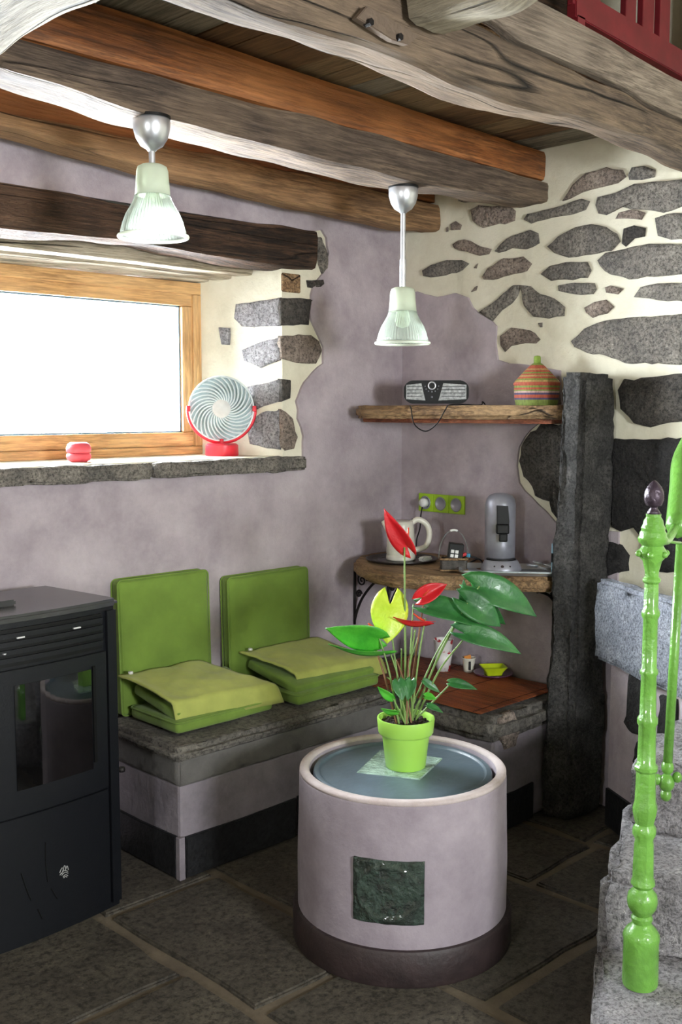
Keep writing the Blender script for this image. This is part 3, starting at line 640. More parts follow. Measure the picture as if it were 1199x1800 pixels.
# ================================================================ STAIRS
st = thing('stone_stairs', 'rough pale stone steps at the lower right carrying the green newel post', 'stairs', (2.6, 1.2, 0))
adopt(obj('step', rough_block([(2.335, 1.42), (1.99, 1.215), (2.30, .50), (2.75, .70)], 0, .20, .008, .018, 7, 21), M['step'], None, True), st)
adopt(obj('step', rough_block([(2.315, 1.405), (2.43, 1.20), (2.68, .70), (3.55, .95), (3.2, 1.60), (2.88, 1.635)], 0, .40, .014, .03, 7, 22), M['step'], None, True), st)
adopt(obj('step', rough_block([(2.64, 1.52), (2.74, 1.25), (2.95, .78), (3.55, .95), (3.38, 1.50), (3.05, 1.64)], .36, .60, .018, .04, 7, 23), M['step'], None, True), st)
adopt(obj('step', rough_block([(3.10, 1.50), (3.16, 1.2), (3.2, .85), (3.55, .95), (3.50, 1.42)], .56, .80, .014, .03, 6, 24), M['step'], None, True), st)

# newel post
NP = Vector((2.236, 1.233, .2))
nw = thing('newel_post', 'lime green turned cast newel post with dark pine-cone finial', 'post', tuple(NP))
k = .001
prof = [(0, 0), (.041, 0), (.043, .01), (.042, .11), (.044, .122), (.043, .130), (.036, .142), (.027, .150), (.022, .158), (.0255, .166), (.0255, .172), (.021, .178), (.028, .188), (.034, .198), (.0365, .213), (.034, .230), (.025, .241), (.022, .247), (.029, .256), (.029, .264), (.026, .270), (.0255, .30), (.024, .355), (.022, .368), (.029, .382), (.029, .394), (.022, .406), (.026, .420), (.030, .440), (.030, .448), (.026, .462), (.0245, .50), (.024, .535), (.0285, .541), (.0285, .548), (.0225, .556), (.021, .648), (.025, .654), (.025, .666), (.020, .673), (.0185, .770), (.022, .775), (.022, .782), (.018, .788), (.0175, .905), (.0215, .913), (.0225, .922), (.0175, .932), (.017, .990), (.0215, .996), (.0215, 1.002), (.0165, 1.008), (.0170, 1.020), (.022, 1.044), (.031, 1.054), (.034, 1.064), (.028, 1.074), (.024, 1.080), (.033, 1.089), (.035, 1.097), (.031, 1.103), (.031, 1.110), (.027, 1.116), (.028, 1.122), (.024, 1.130), (.022, 1.140), (.017, 1.148), (.0175, 1.155), (0, 1.156)]
def octa(a, z): return (math.cos(PI/8)/math.cos((a % (PI/4))-PI/8)-1)*.8 if .26 < z < 1.03 else 0
o = obj('turned_shaft', L(prof, n=32, rib=octa), M['newel'], nw, True, angle=35)
fp = [(0, 1.154), (.017, 1.155), (.013, 1.162), (.008, 1.169), (.010, 1.173)]
def cone_rib(a, z): return .06*math.sin(8*a+z*700)*math.cos(z*500) if z > 1.175 else 0
fp2 = fp[:5]
for j in range(24):
    t = j/24; z = 1.174+t*.060; fp2.append((.0225*math.sin(PI*(.22+.78*t))**.7*(1+.05*math.sin(j*PI)), z))
fp2.append((0, 1.235))
obj('pine_cone_finial', L(fp2, n=32, rib=cone_rib), M['newel_dark'], nw, True)
bm = bmesh.new()
for j in range(6):
    a = 2*PI*j/6+.4; bmesh.ops.create_icosphere(bm, subdivisions=2, radius=.008, matrix=Matrix.Translation((.034*math.cos(a), .034*math.sin(a), 1.062)))
obj('capital_knob', bm, M['newel'], nw, True)
# slim baluster and handrail
q0, q1 = px(1, 1.30, 1170, 1410), px(1, 1.30, 1197, 950)
bl = thing('slim_baluster', 'slim lime green iron baluster with ball pendants, right of the newel post', 'baluster', (q0.x, q0.y, q0.z))
d = (q1-q0)
adopt(obj('rod', T([q0+d*.12, q0+d*.985], .012, 12), M['newel'], None, True), bl)
bm = bmesh.new()
for t, r, off in ((.028, .014, (0, 0, 0)), (.075, .020, (0, 0, 0)), (.10, .012, (.012, -.022, 0)), (.085, .012, (-.012, .02, 0)), (.135, .016, (0, 0, 0))):
    bmesh.ops.create_icosphere(bm, subdivisions=3, radius=r, matrix=Matrix.Translation(q0+d*t+Vector(off)) @ Matrix.Diagonal((1, 1, 1.25, 1)))
tube(bm, [q0+d*.03, q0+d*.14], .008, 8)
adopt(obj('ball_pendant', bm, M['newel'], None, True), bl)
hr = thing('handrail', 'lime green rising handrail entering the frame beside the newel post', 'handrail', tuple(px(1, 1.27, 1172, 946)))
R0 = Vector((NP.x+.03, NP.y, 1.325)); R1, R2, R3 = px(1, 1.30, 1192, 918), px(1, 1.42, 1202, 805), px(1, 1.62, 1270, 665)
adopt(obj('rail', T(smoothpath([R1+Vector((0, 0, -.012)), R1, R1.lerp(R2, .5), R2, R2.lerp(R3, .3), R3], 5), .030, 8), M['newel'], None, True), hr)
adopt(obj('rail_stub', T(smoothpath([(NP.x+.02, NP.y, 1.305), px(1, 1.27, 1172, 950), R1], 5), .011, 10), M['newel'], None, True), hr)
qq = px(1, 1.30, 1164, 951); adopt(obj('tie_rod', T([qq, q1-d*.01], .004, 8), M['newel'], None, True), hr)

# ================================================================ DRUM TABLE
DC = Vector((2.309, 2.084, 0)); DR = .315
dt = thing('drum_table', 'round mauve plastered drum table with slate blue lid and glass block in its side', 'table', tuple(DC))
obj('drum_body', L([(DR+.003, .09), (DR+.004, .25), (DR, .40), (DR-.002, .505), (DR-.004, .515), (DR-.012, .521), (DR-.026, .521), (DR-.033, .515), (DR-.034, .47), (0, .47)], n=96), M['drum'], dt, True, angle=50)
obj('plinth', L([(.30, 0), (DR+.017, 0), (DR+.020, .008), (DR+.019, .095), (DR+.014, .103), (.30, .105)], n=96), M['plinth'], dt, True, angle=40)
obj('rim', L([(DR-.003, .512), (DR-.003, .520), (DR-.008, .525), (DR-.028, .525), (DR-.032, .519), (DR-.031, .508), (DR-.003, .512)], n=96), M['drumrim'], dt, True)
obj('lid', L([(0, .472), (.268, .472), (.271, .478), (.271, .505), (.268, .511), (.262, .513), (.254, .512), (.250, .506), (.246, .5045), (.240, .5055), (0, .506)], n=96), M['lid'], dt, True, angle=40)
q = [px(2, .508, *a)-DC for a in ((627, 1357), (668, 1318), (778, 1333), (738, 1370))]
for v in q: v.z = .503
obj('glass_insert', PR(q, (0, 0, .006), .002), M['pglass'], dt)
# glass block in the drum's side, following the curve
def cyl(x_, y_):
    r = fwd*FPX+rgt*(x_-IW/2)+upv*(IH/2-y_); o_ = EYE-DC; a = r.x**2+r.y**2; b = 2*(o_.x*r.x+o_.y*r.y); c_ = o_.x**2+o_.y**2-DR**2
    t = (-b-math.sqrt(b*b-4*a*c_))/(2*a); p = EYE+r*t-DC; return math.atan2(p.y, p.x), p.z
ps = [cyl(*a) for a in ((618, 1503), (748, 1510), (748, 1625), (622, 1617))]
a0 = (ps[0][0]+ps[3][0])/2; a1 = (ps[1][0]+ps[2][0])/2; z1_ = (ps[0][1]+ps[1][1])/2; z0_ = (ps[2][1]+ps[3][1])/2
bm = bmesh.new(); N = 36; g = []
for i in range(N+1):
    row = []
    for j in range(N+1):
        u, v = i/N, j/N; a = a0+(a1-a0)*u; z = z0_+(z1_-z0_)*v
        rr = math.hypot(u-.5, v-.5); h = .0085+.007*math.exp(-((rr-.40)/.028)**2)+.0022*nz((u*9, v*9, 1), 1, 3)+.003*math.exp(-((rr-.17)/.05)**2)*nz((u*5, v*5, 2), 1, 4)
        if i in (0, N) or j in (0, N): h = -.006
        a += .006*nz((u*3, v*6, 0), 1, 5)*(1 if i in (0, N) else 0); row.append(bm.verts.new(((DR+h)*math.cos(a), (DR+h)*math.sin(a), z+.002*nz((u*6, v*3, 0), 1, 6))))
    g.append(row)
for i in range(N):
    for j in range(N): bm.faces.new((g[i][j], g[i+1][j], g[i+1][j+1], g[i][j+1]))
obj('glass_block', bm, M['gglass'], dt, True)

# ================================================================ ANTHURIUM
PC = px(2, .512, 713, 1345); PC.z = .5095
PC = Vector((PC.x+.0, PC.y, .5095))
pp = thing('potted_anthurium', 'red-flowered anthurium in a lime green ceramic pot on the drum table', 'plant', tuple(PC))
obj('pot', L([(0, 0), (.058, 0), (.061, .003), (.072, .095), (.0745, .103), (.081, .105), (.084, .110), (.088, .150), (.087, .154), (.083, .154), (.080, .148), (.079, .125), (0, .125)], n=64), M['pot'], pp, True, angle=45)
bm = L([(0, .139), (.03, .140), (.055, .138), (.0805, .134), (.0805, .124), (0, .124)], n=40)
for v in bm.verts: v.co.z += .006*nz(v.co, 60) if v.co.z > .13 else 0
random.seed(5)
for _ in range(60):
    a = random.uniform(0, 2*PI); r = random.uniform(0, .068); bmesh.ops.create_icosphere(bm, subdivisions=1, radius=random.uniform(.004, .008), matrix=Matrix.Translation((r*math.cos(a), r*math.sin(a), .140)))
obj('soil', bm, M['soil'], pp)
VN = -fwd; 
def pv(x_, y_, dep=0):
    """a point of the plant seen at (x, y), dep metres behind (+) the pot's centre plane"""
    r = fwd*FPX+rgt*(x_-IW/2)+upv*(IH/2-y_); r.normalize(); c_ = PC+Vector((0, 0, .25)); dd = (c_-EYE).dot(fwd)+dep
    return EYE+r*(dd/r.dot(fwd))-PC
def leaf(b, t, width, roll=0, droop=.12, fold=.25, mat='leaf', name='leaf', heart=.25, curl=0, bd=0, td=0, thick=.0012):
    b, t = pv(*b, bd), pv(*t, td); ax = t-b; Ln = ax.length; ax.normalize()
    s = ax.cross(VN).normalized(); nn = s.cross(ax).normalized()
    s2 = s*math.cos(roll)+nn*math.sin(roll); n2 = (s2.cross(ax)).normalized()
    if n2.z < -.2 and roll == 0: pass
    bm = bmesh.new(); NU, NV = 16, 8; g = []
    for i in range(NU+1):
        u = i/NU; row = []
        wd = width*.5*(math.sin(PI*min(1, (u+.02))**.62)**.85) if u < 1 else 0
        wd = max(wd, .0004)
        for j in range(-NV//2, NV//2+1):
            v = j/(NV/2); back = -heart*width*.55*abs(v)*(1-u)**3*(2 if abs(v) > .4 else 1.4)
            p = b+ax*(u*Ln+back)+s2*(v*wd)+n2*(-droop*Ln*(u-.35)**2*4*.5+fold*abs(v)*wd+curl*v*wd+.012*math.sin(u*9+v*3)*width)
            row.append(bm.verts.new(p))
        g.append(row)
    for i in range(NU):
        for j in range(NV): bm.faces.new((g[i][j], g[i+1][j], g[i+1][j+1], g[i][j+1]))
    bm.normal_update()
    r_ = bmesh.ops.extrude_face_region(bm, geom=bm.faces[:])
    nv = [e for e in r_['geom'] if isinstance(e, bmesh.types.BMVert)]
    for v in nv: v.co += n2*thick
    o = obj(name, bm, M[mat], pp, True); return o
def stem(top, bd=0, mat='stem', r=.0028, root=None, bend=.03):
    t = pv(*top, bd); a = random.uniform(0, 2*PI); r0 = root or Vector((.03*math.cos(a), .03*math.sin(a), .135))
    m = r0.lerp(t, .5)+Vector((0, 0, bend))
    pts_ = smoothpath([r0, m, t], 8); obj('stem', T(pts_, [r*(1.25-.45*i/len(pts_)) for i in range(len(pts_))], 7), M[mat], pp, True)
V = Vector
stem((666, 1120), -.02, root=V((-.03, 0, .135))); leaf((668, 1124), (572, 1107), .10, .55, .05, .15, 'leaf_b', bd=-.02, td=-.05)
stem((687, 1150), -.03, root=V((-.02, -.02, .135))); leaf((688, 1146), (577, 1143), .07, 1.25, .12, .2, 'leaf_b', bd=-.03, td=-.05)
stem((684, 1080), 0, root=V((-.01, 0, .135)), bend=.0); leaf((686, 1062), (681, 1131), .115, 0, .15, -.15, 'leaf_y', heart=.42, td=-.03)
stem((843, 1030), .03, root=V((.02, 0, .135))); leaf((840, 1030), (954, 1077), .105, .5, .22, .35, 'leaf', bd=.03, td=.06, heart=.5)
leaf((832, 1040), (888, 1106), .075, -.45, .2, .3, 'leaf', bd=.06, td=.10, heart=.4)
stem((748, 1086), 0, root=V((.0, -.02, .135))); leaf((752, 1066), (853, 1094), .088, .75, .25, .35, 'leaf', bd=-.01, td=-.02, heart=.5)
stem((822, 1060), -.01, root=V((.03, 0, .135))); leaf((822, 1058), (885, 1100), .09, .35, .2, .3, 'leaf', bd=-.01, td=.0, heart=.5)
stem((813, 1126), -.03, root=V((.03, -.01, .135)), r=.003); leaf((818, 1112), (922, 1143), .075, .6, .18, .35, 'leaf', bd=-.03, td=-.02, heart=.6)
stem((818, 1068), .04, root=V((.01, .01, .135))); leaf((818, 1068), (815, 1018), .035, .3, .05, .3, 'leaf', bd=.04, td=.04, heart=.2)
stem((792, 1202), .02, root=V((.04, 0, .135)), bend=.0); leaf((790, 1200), (840, 1210), .035, .7, .1, .3, 'leaf', bd=.02, td=.02)
stem((700, 1205), -.04, root=V((-.01, -.02, .135)), bend=0); leaf((700, 1198), (708, 1232), .045, .2, .1, .3, 'leaf', bd=-.04, td=-.06)
stem((722, 1200), -.04, root=V((.01, -.02, .135)), bend=0); leaf((723, 1196), (716, 1232), .04, -.3, .1, .3, 'leaf', bd=-.04, td=-.06)
stem((690, 1225), -.03, root=V((-.02, -.02, .135)), bend=0); leaf((690, 1228), (663, 1208), .03, .4, .1, .3, 'leaf_b', bd=-.03, td=-.04)
leaf((748, 1224), (768, 1228), .03, .9, .1, .2, 'leaf_b', bd=-.02, td=-.02); leaf((745, 1196), (775, 1218), .025, .4, .1, .2, 'leaf', bd=0, td=0)
leaf((697, 1252), (669, 1247), .035, .9, .1, .2, 'leaf_b', bd=-.05, td=-.06)
leaf((752, 1240), (780, 1252), .025, .9, .1, .2, 'leaf', bd=-.02, td=-.02)
for tp, dd in (((697, 1160), .02), ((706, 1140), .03), ((720, 1150), .0), ((735, 1120), .03), ((727, 1062), .05), ((680, 1190), 0)):
    stem(tp, dd, random.choice(('stem', 'stemb')), .0026)
def spathe(b, t, width, roll, bd=0, td=0, root=None, sx=None, cup=.4):
    o = leaf(b, t, width, roll, .12, cup, 'redsp', 'spathe', .5, 0, bd, td)
    b3 = pv(*b, bd); t3 = pv(*(sx or t), td); d_ = (t3-b3).normalized(); s_ = b3+d_*.004+V((0, 0, .003))
    obj('spadix', T([s_, s_+(d_+V((0, 0, .5)))*.018, s_+(d_+V((0, 0, .6)))*.034], [.0035, .0038, .0022], 8), M['spadix'], o, True)
stem((711, 962), .0, 'stem', .0032, V((.0, .0, .135)), 0); spathe((716, 962), (673, 897), .065, .5, 0, -.02, sx=(720, 920))
stem((745, 1056), .0, 'stemb', .003, V((.012, .01, .135)), 0); spathe((742, 1050), (786, 1026), .055, .25, 0, 0, cup=.6); 
stem((730, 1106), -.02, 'stem', .003, V((-.012, .01, .135)), 0); spathe((748, 1093), (691, 1090), .055, 1.15, -.02, -.04, cup=.3)
stem((650, 1112), .02, 'stemb', .003, V((-.03, .01, .135)), .02); spathe((668, 1110), (625, 1108), .05, .7, .02, .0)

# ================================================================ PELLET STOVE
SX0, SX1, SYB = 1.19, 1.785, 3.20
sv = thing('pellet_stove', 'black steel pellet stove with glass door beside the stone bench', 'stove', ((SX0+SX1)/2, 3.0, 0))
def bow(x_): return 2.831-.032*max(0, 1-((x_-1.44)/.345)**2)
def bowed(x0, x1, z0, z1, y_off, dep, n_=16, bev=0):
    bm = bmesh.new(); fr_ = [(x0+(x1-x0)*i/n_) for i in range(n_+1)]
    pts_ = [V((x_, bow(x_)+y_off, z0)) for x_ in fr_]+[V((x_, bow(x_)+y_off+dep, z0)) for x_ in fr_[::-1]]
    return prism(bm, pts_, (0, 0, z1-z0))
S_ = lambda nm, bm, m='stove', sm=False: adopt(obj(nm, bm, M[m], None, sm), sv)
n_ = 16; xs = [SX0+(SX1-SX0)*i/n_ for i in range(n_+1)]
S_('body', PR([V((x_, bow(x_)+.012, .0)) for x_ in xs]+[V((SX1, SYB, 0)), V((SX0, SYB, 0))], (0, 0, .985)))
S_('top_plate', PR([V((x_*1.0, bow(x_)-.012, .985)) for x_ in xs]+[V((SX1+.006, bow(SX1)+.02, .985)), V((SX1-.035, SYB, .985)), V((SX0, SYB, .985))], (0, 0, .022), .008), 'stovetop')
S_('lower_panel', bowed(SX0+.01, SX1-.045, .03, .40, 0, .02)); 
S_('side_strip', bowed(SX1-.035, SX1, .02, .97, -.002, .02))
S_('hopper_lid', PR([V((1.22, 2.93, 1.007)), V((1.50, 2.93, 1.007)), V((1.50, 3.16, 1.007)), V((1.22, 3.16, 1.007))], (0, 0, .018), .004), 'stovetop')
gl = [px(1, 2.815, *a) for a in ((18, 1190), (155, 1168), (165, 1375), (30, 1413))]
gx1 = (gl[1].x+gl[2].x)/2; gx0 = max(gl[0].x, SX0+.06)-.0; gz0, gz1 = .485, .80
dr = S_('door', bowed(SX0+.01, SX1-.045, .41, .845, -.004, .022))
S_('door_glass', bowed(gx0, gx1, gz0, gz1, -.0075, .01), 'stoveglass')
S_('door_edge_bar', bowed(gx1+.004, gx1+.014, gz0+.02, gz1+.008, -.012, .012), 'black')
for k in range(4):
    S_('grille_slat', bowed(SX0+.02, SX1-.055, .868+k*.024, .882+k*.024, -.006, .02))
S_('grille_backing', bowed(SX0+.02, SX1-.055, .855, .965, .004, .012), 'black')
for a in ((35, 1120), (137, 1104)):
    q = px(1, 2.795, *a); S_('vent_tab', B((q.x-.012, bow(q.x)-.011, q.z-.002), (q.x+.012, bow(q.x)-.004, q.z+.002)), 'white')
q = px(1, 2.81, 3, 1149); S_('vent_knob', L([(0, 0), (.006, 0), (.006, .004), (0, .004)], (q.x, bow(q.x)-.006, q.z), 16), 'chrome')
bm = bmesh.new(); ec = px(1, 2.80, 113, 1533)
for (u0, w0, u1, w1, u2, w2) in ((-14, 2, -6, 14, 0, 4), (-6, 0, 2, 18, 6, 6), (4, 2, 10, 14, 14, 2), (-10, -2, 0, 4, 12, -2), (-8, -7, 2, -2, 13, -8), (-4, -13, 4, -9, 12, -15), (-13, -5, -10, -1, -5, -4), (-2, -17, 3, -14, 9, -18)):
    P3 = [ec+V((u*.0011, 0, w_*.0011)) for u, w_ in ((u0, w0), (u1, w1), (u2, w2))]
    for p_ in P3: p_.y = bow(p_.x)-.002
    tube(bm, smoothpath(P3, 4), .0013, 5)
S_('emblem', bm, 'emblem')
for P2 in (((37, 1535), (45, 1560), (54, 1582)), ((66, 1598), (74, 1615)), ((80, 1480), (80, 1515), (84, 1550)), ((90, 1562), (101, 1580))):
    P3 = [px(1, 2.80, *a) for a in P2]
    for p_ in P3: p_.y = bow(p_.x)-.0005
    S_('decorative_slit', T(smoothpath(P3, 4) if len(P3) > 2 else P3, .0022, 6), 'black')
q = px(1, 2.83, 205, 1355); S_('side_knob', L([(0, 0), (.010, 0), (.012, .006), (.010, .014), (0, .014)], (SX1+.010, q.y, q.z-.007), 16), 'iron')
S_('side_rail', B((SX1, 2.855, .35), (SX1+.012, 2.885, .78), .003))
for xx in (SX0+.06, SX1-.06): pass

# ================================================================ CUSHIONS
def pillow(sx, sy, sz, bulge=.35, r=.02, n_=14, seed=0):
    bm = bmesh.new(); box(bm, (-sx/2, -sy/2, 0), (sx/2, sy/2, sz), r, 3)
    bmesh.ops.triangulate(bm, faces=bm.faces[:])
    for _ in range(6):
        es = [e for e in bm.edges if e.calc_length() > .035]
        if not es: break
        bmesh.ops.subdivide_edges(bm, edges=es, cuts=1); bmesh.ops.triangulate(bm, faces=[f for f in bm.faces if len(f.verts) > 3])
    for v in bm.verts:
        u, w_ = 2*v.co.x/sx, 2*v.co.y/sy; f = (1-u**4)*(1-w_**4); t = v.co.z/sz-.5
        v.co.z += t*bulge*sz*f+nz(v.co, 9, seed)*.006*(abs(t)*2)*f; v.co.x += nz(v.co, 7, seed+1)*.004; v.co.y += nz(v.co, 7, seed+2)*.004
    return bm
def piping(sx, sy, z, r=.0035, cr_=.02):
    pts_ = []
    for cx_, cy_, a0_ in ((sx/2-cr_, sy/2-cr_, 0), (-sx/2+cr_, sy/2-cr_, PI/2), (-sx/2+cr_, -sy/2+cr_, PI), (sx/2-cr_, -sy/2+cr_, 1.5*PI)):
        for k in range(5): a = a0_+PI/2*k/4; pts_.append((cx_+cr_*math.cos(a), cy_+cr_*math.sin(a), z))
    return T(pts_, r, 6, True)
def back_cushion(x0, x1, zt, label, seed, roty=0):
    wdt = x1-x0; hgt = zt-.475; tilt = .03
    t = thing('back_cushion', label, 'cushion', ((x0+x1)/2, 3.293, .474), group='green back cushions leaning on the window wall')
    Mx = Matrix.Rotation(-tilt, 4, 'X') @ Matrix.Rotation(PI/2, 4, 'X') @ Matrix.Translation((0, hgt/2, 0))
    bm = pillow(wdt, hgt, .055, .25, .016, seed=seed); bm.transform(Mx); obj('cushion_body', bm, M['green_cloth'], t, True)
    for z in (.006, .049):
        bm = piping(wdt+.002, hgt+.002, z); bm.transform(Mx); obj('piping', bm, M['green_cloth'], t, True)
    t.rotation_euler.z = roty
    return t
back_cushion(2.07, 2.47, .975, 'square green canvas cushion leaning on the wall beside the stove', 1, -.03)
back_cushion(2.57, 3.00, .93, 'square green canvas cushion leaning on the wall nearer the shelf corner', 2, .0)
def seat(x0, x1, y0, y1, label, plabel, seed, pad, rz=0):
    t = thing('seat_cushion', label, 'cushion', ((x0+x1)/2, (y0+y1)/2, .473), rz, 'green seat cushions on the stone bench')
    w_, d_ = x1-x0, y1-y0
    obj('cushion_body', pillow(w_, d_, .045, .15, .016, seed=seed), M['green_cloth'], t, True)
    obj('piping', piping(w_+.002, d_+.002, .040), M['green_cloth'], t, True)
    b2 = pillow(w_-.02, d_-.03, .036, .2, .010, seed=seed+5); b2.transform(Matrix.Translation((.004, .006, .048)) @ Matrix.Rotation(.20, 4, 'X') @ Matrix.Translation((0, .01, .012))); obj('folded_layer', b2, M['green_cloth'], t, True)
    # draped pad lying on top: a grid between four measured corners, hem hanging at the front
    pd = thing('seat_pad', plabel, 'seat pad', tuple(sum((V(p) for p in pad), V())/4), 0, 'yellow-green pads draped over the seat cushions')
    A_, B_, C_, D_ = [V(p) for p in pad]          # back-left, back-right, front-right, front-left
    bm = bmesh.new(); NN = 26; g = []
    for i in range(NN+1):
        row = []
        for j in range(NN+1):
            u, v_ = i/NN, j/NN; p = (A_.lerp(B_, u)).lerp(D_.lerp(C_, u), v_)
            s_ = 4*u*(1-u)*1.0; p.z += .010*math.sin(PI*u)*math.sin(PI*v_)+.010*nz((u*2.4, v_*2.4, seed), 1, seed)+.004*nz((u*7, v_*7, 0), 1, seed)
            if v_ > .86: k_ = (v_-.86)/.14; p.z -= .060*k_**1.2; p.y += .030*k_
            if u < .12: p.z += .012*((.12-u)/.12)*math.sin(PI*v_*1.1)
            row.append(bm.verts.new(p-pd.location))
        g.append(row)
    for i in range(NN):
        for j in range(NN): bm.faces.new((g[i][j], g[i][j+1], g[i+1][j+1], g[i+1][j]))
    bm.normal_update(); r_ = bmesh.ops.solidify(bm, geom=bm.faces[:], thickness=.007)
    obj('pad', bm, M['pad_cloth'], pd, True)
    q = g_pos = (A_*.93+C_*.05+B_*.01+D_*.01)
    pt_ = A_.lerp(C_, .07)-pd.location+V((0, 0, .014)); obj('snap_button', L([(0, -.006), (.009, -.006), (.009, .002), (.006, .0035), (0, .0025)], pt_, 20), M['white'], pd, True)
seat(2.085, 2.525, 2.93, 3.225, 'green canvas seat cushion on the bench end nearest the stove', 'yellow-green canvas pad draped over the seat cushion by the stove', 3,
     [(2.04, 3.225, .640), (2.40, 3.225, .635), (2.565, 2.885, .560), (2.10, 2.925, .565)])
seat(2.62, 3.075, 2.90, 3.225, 'green canvas seat cushion on the bench nearer the bamboo mat', 'yellow-green canvas pad draped over the seat cushion nearer the plant', 4,
     [(2.60, 3.225, .635), (3.03, 3.225, .625), (3.15, 2.90, .560), (2.69, 2.935, .565)])

# ================================================================ PENDANT LAMPS
def lamp(x_, y_, zt, zs, label, sc=1.0):
    t = thing('pendant_lamp', label, 'lamp', (x_, y_, zt), group='glass pendant lamps under the hewn beam')
    obj('mounting_ring', L([(0, 0), (.054, 0), (.054, -.008), (0, -.008)], n=40), M['black'], t, True, angle=40)
    obj('ceiling_cup', L([(0, -.006), (.051, -.006), (.053, -.012), (.052, -.035), (.045, -.060), (.032, -.080), (.016, -.090), (.010, -.096), (0, -.096)], n=48), M['chrome'], t, True)
    obj('stem', L([(0, -.094), (.009, -.094), (.009, zs-zt+.005), (0, zs-zt+.005)], n=16), M['chrome'], t, True, angle=40)
    if zt-zs > .2: obj('stem_collar', L([(0, zs-zt+.10), (.0115, zs-zt+.10), (.0115, zs-zt-.005), (0, zs-zt-.005)], n=16), M['chrome'], t, True, angle=40)
    z = zs-zt
    top = [(.010, 0), (.030, 0), (.041, -.006), (.045, -.018), (.047, -.050), (.050, -.085)]
    bot = [(.050, -.085), (.053, -.098), (.062, -.115), (.075, -.137), (.084, -.160), (.090, -.182), (.092, -.196)]
    def wall(p, th): return [(r, z+h) for r, h in p]+[(r-th, z+h) for r, h in reversed(p)]
    o = obj('shade_neck', L(wall(top, .003)+[(top[0][0], z)], n=72), M['shade_top'], t, True)
    o = obj('ribbed_shade', L(wall(bot, .004)+[(bot[0][0], z+bot[0][1])], n=192, rib=lambda a, q: .022*(1 if int(round(a/(2*PI)*192)) % 4 < 2 else -1)), M['shade'], t, True)
    obj('shade_lip', T([(.0965*math.cos(a), .0965*math.sin(a), z-.199) for a in [2*PI*k/64 for k in range(64)]], .0055, 8, True), M['shade_top'], t, True)
    bm = L([(0, z-.01), (.017, z-.01), (.018, z-.06), (0, z-.06)], n=20); obj('bulb_holder', bm, M['white'], t, True)
    obj('bulb', L([(.012, z-.058), (.014, z-.07), (.027, z-.10), (.029, z-.118), (.021, z-.138), (0, z-.146)], n=24), M['shade_top'], t, True)
pl1 = px(2, 2.405, 300, 214); lamp(1.762, 2.555, 2.418, 2.285, 'left glass pendant lamp on a short stem near the window')
lamp(2.868, 2.60, 2.392, 2.035, 'right glass pendant lamp on a long stem by the stone wall')

# ================================================================ FAN AND RED POT ON THE SILL
fc = V((2.755, 3.52, 1.402))
fn = thing('desk_fan', 'round desk fan with white swirling grille and red base on the window sill', 'fan', tuple(fc), math.radians(-38))
hz = .197; R = .135
def disc(bm, fn_): 
    bm.transform(Matrix.Translation((0, 0, hz)) @ Matrix.Rotation(PI/2, 4, 'X')); return bm
obj('base', L([(0, 0), (.068, 0), (.070, .004), (.069, .045), (.060, .052), (0, .052)], n=40), M['fan_red'], fn, True, angle=40)
obj('cradle', T([(R*1.03*math.cos(a), .0, hz+R*1.03*math.sin(a)) for a in [PI+.0+PI*k/30 for k in range(31)]], .006, 8, flat=1.6), M['fan_red'], fn, True)
bm = bmesh.new()
for a in (0, PI, 1.5*PI): 
    c_ = V((R*1.02*math.cos(a), -.012, hz+R*1.02*math.sin(a))); box(bm, c_-V((.008, .012, .012)), c_+V((.008, .014, .012)), .003)
obj('clip', bm, M['fan_red'], fn)
obj('back_housing', disc(L([(0, -.035), (.05, -.034), (R*.8, -.025), (R*.985, -.004), (R*.985, .0), (R*.9, .0), (0, -.012)], n=48), 0), M['fan_back'], fn, True)
obj('outer_ring', disc(T([(R*.99*math.cos(a), R*.99*math.sin(a), .004) for a in [2*PI*k/64 for k in range(64)]], .004, 8, True), 0), M['fan_white'], fn, True)
bm = bmesh.new()
for k in range(28):
    a0_ = 2*PI*k/28; pts_ = []
    for j in range(9):
        t = j/8; rr = .03+(R-.032)*t; a = a0_+1.15*t**1.0; pts_.append((rr*math.cos(a), rr*math.sin(a), .022-.018*t*t))
    tube(bm, pts_, .0034, 5)
sg = obj('swirl_grille', disc(bm, 0), M['fan_white'], fn, True)
obj('hub_disc', disc(L([(0, .016), (.036, .016), (.040, .020), (.036, .027), (.0, .030)], n=32), 0), M['white'], fn, True)
rp = px(1, 3.47, 143, 806); rp.z = 1.402
rt_ = thing('red_pot', 'small squat red ribbed pot on the window sill in front of the glass', 'pot', (2.045, 3.47, 1.402))
obj('pot_base', L([(0, 0), (.028, 0), (.041, .008), (.046, .020), (.044, .030), (.038, .034), (0, .034)], n=40), M['macaron'], rt_, True)
obj('pot_lid', L([(0, .033), (.038, .033), (.045, .039), (.046, .052), (.040, .066), (.030, .073), (.026, .071), (0, .069)], n=40), M['macaron'], rt_, True)

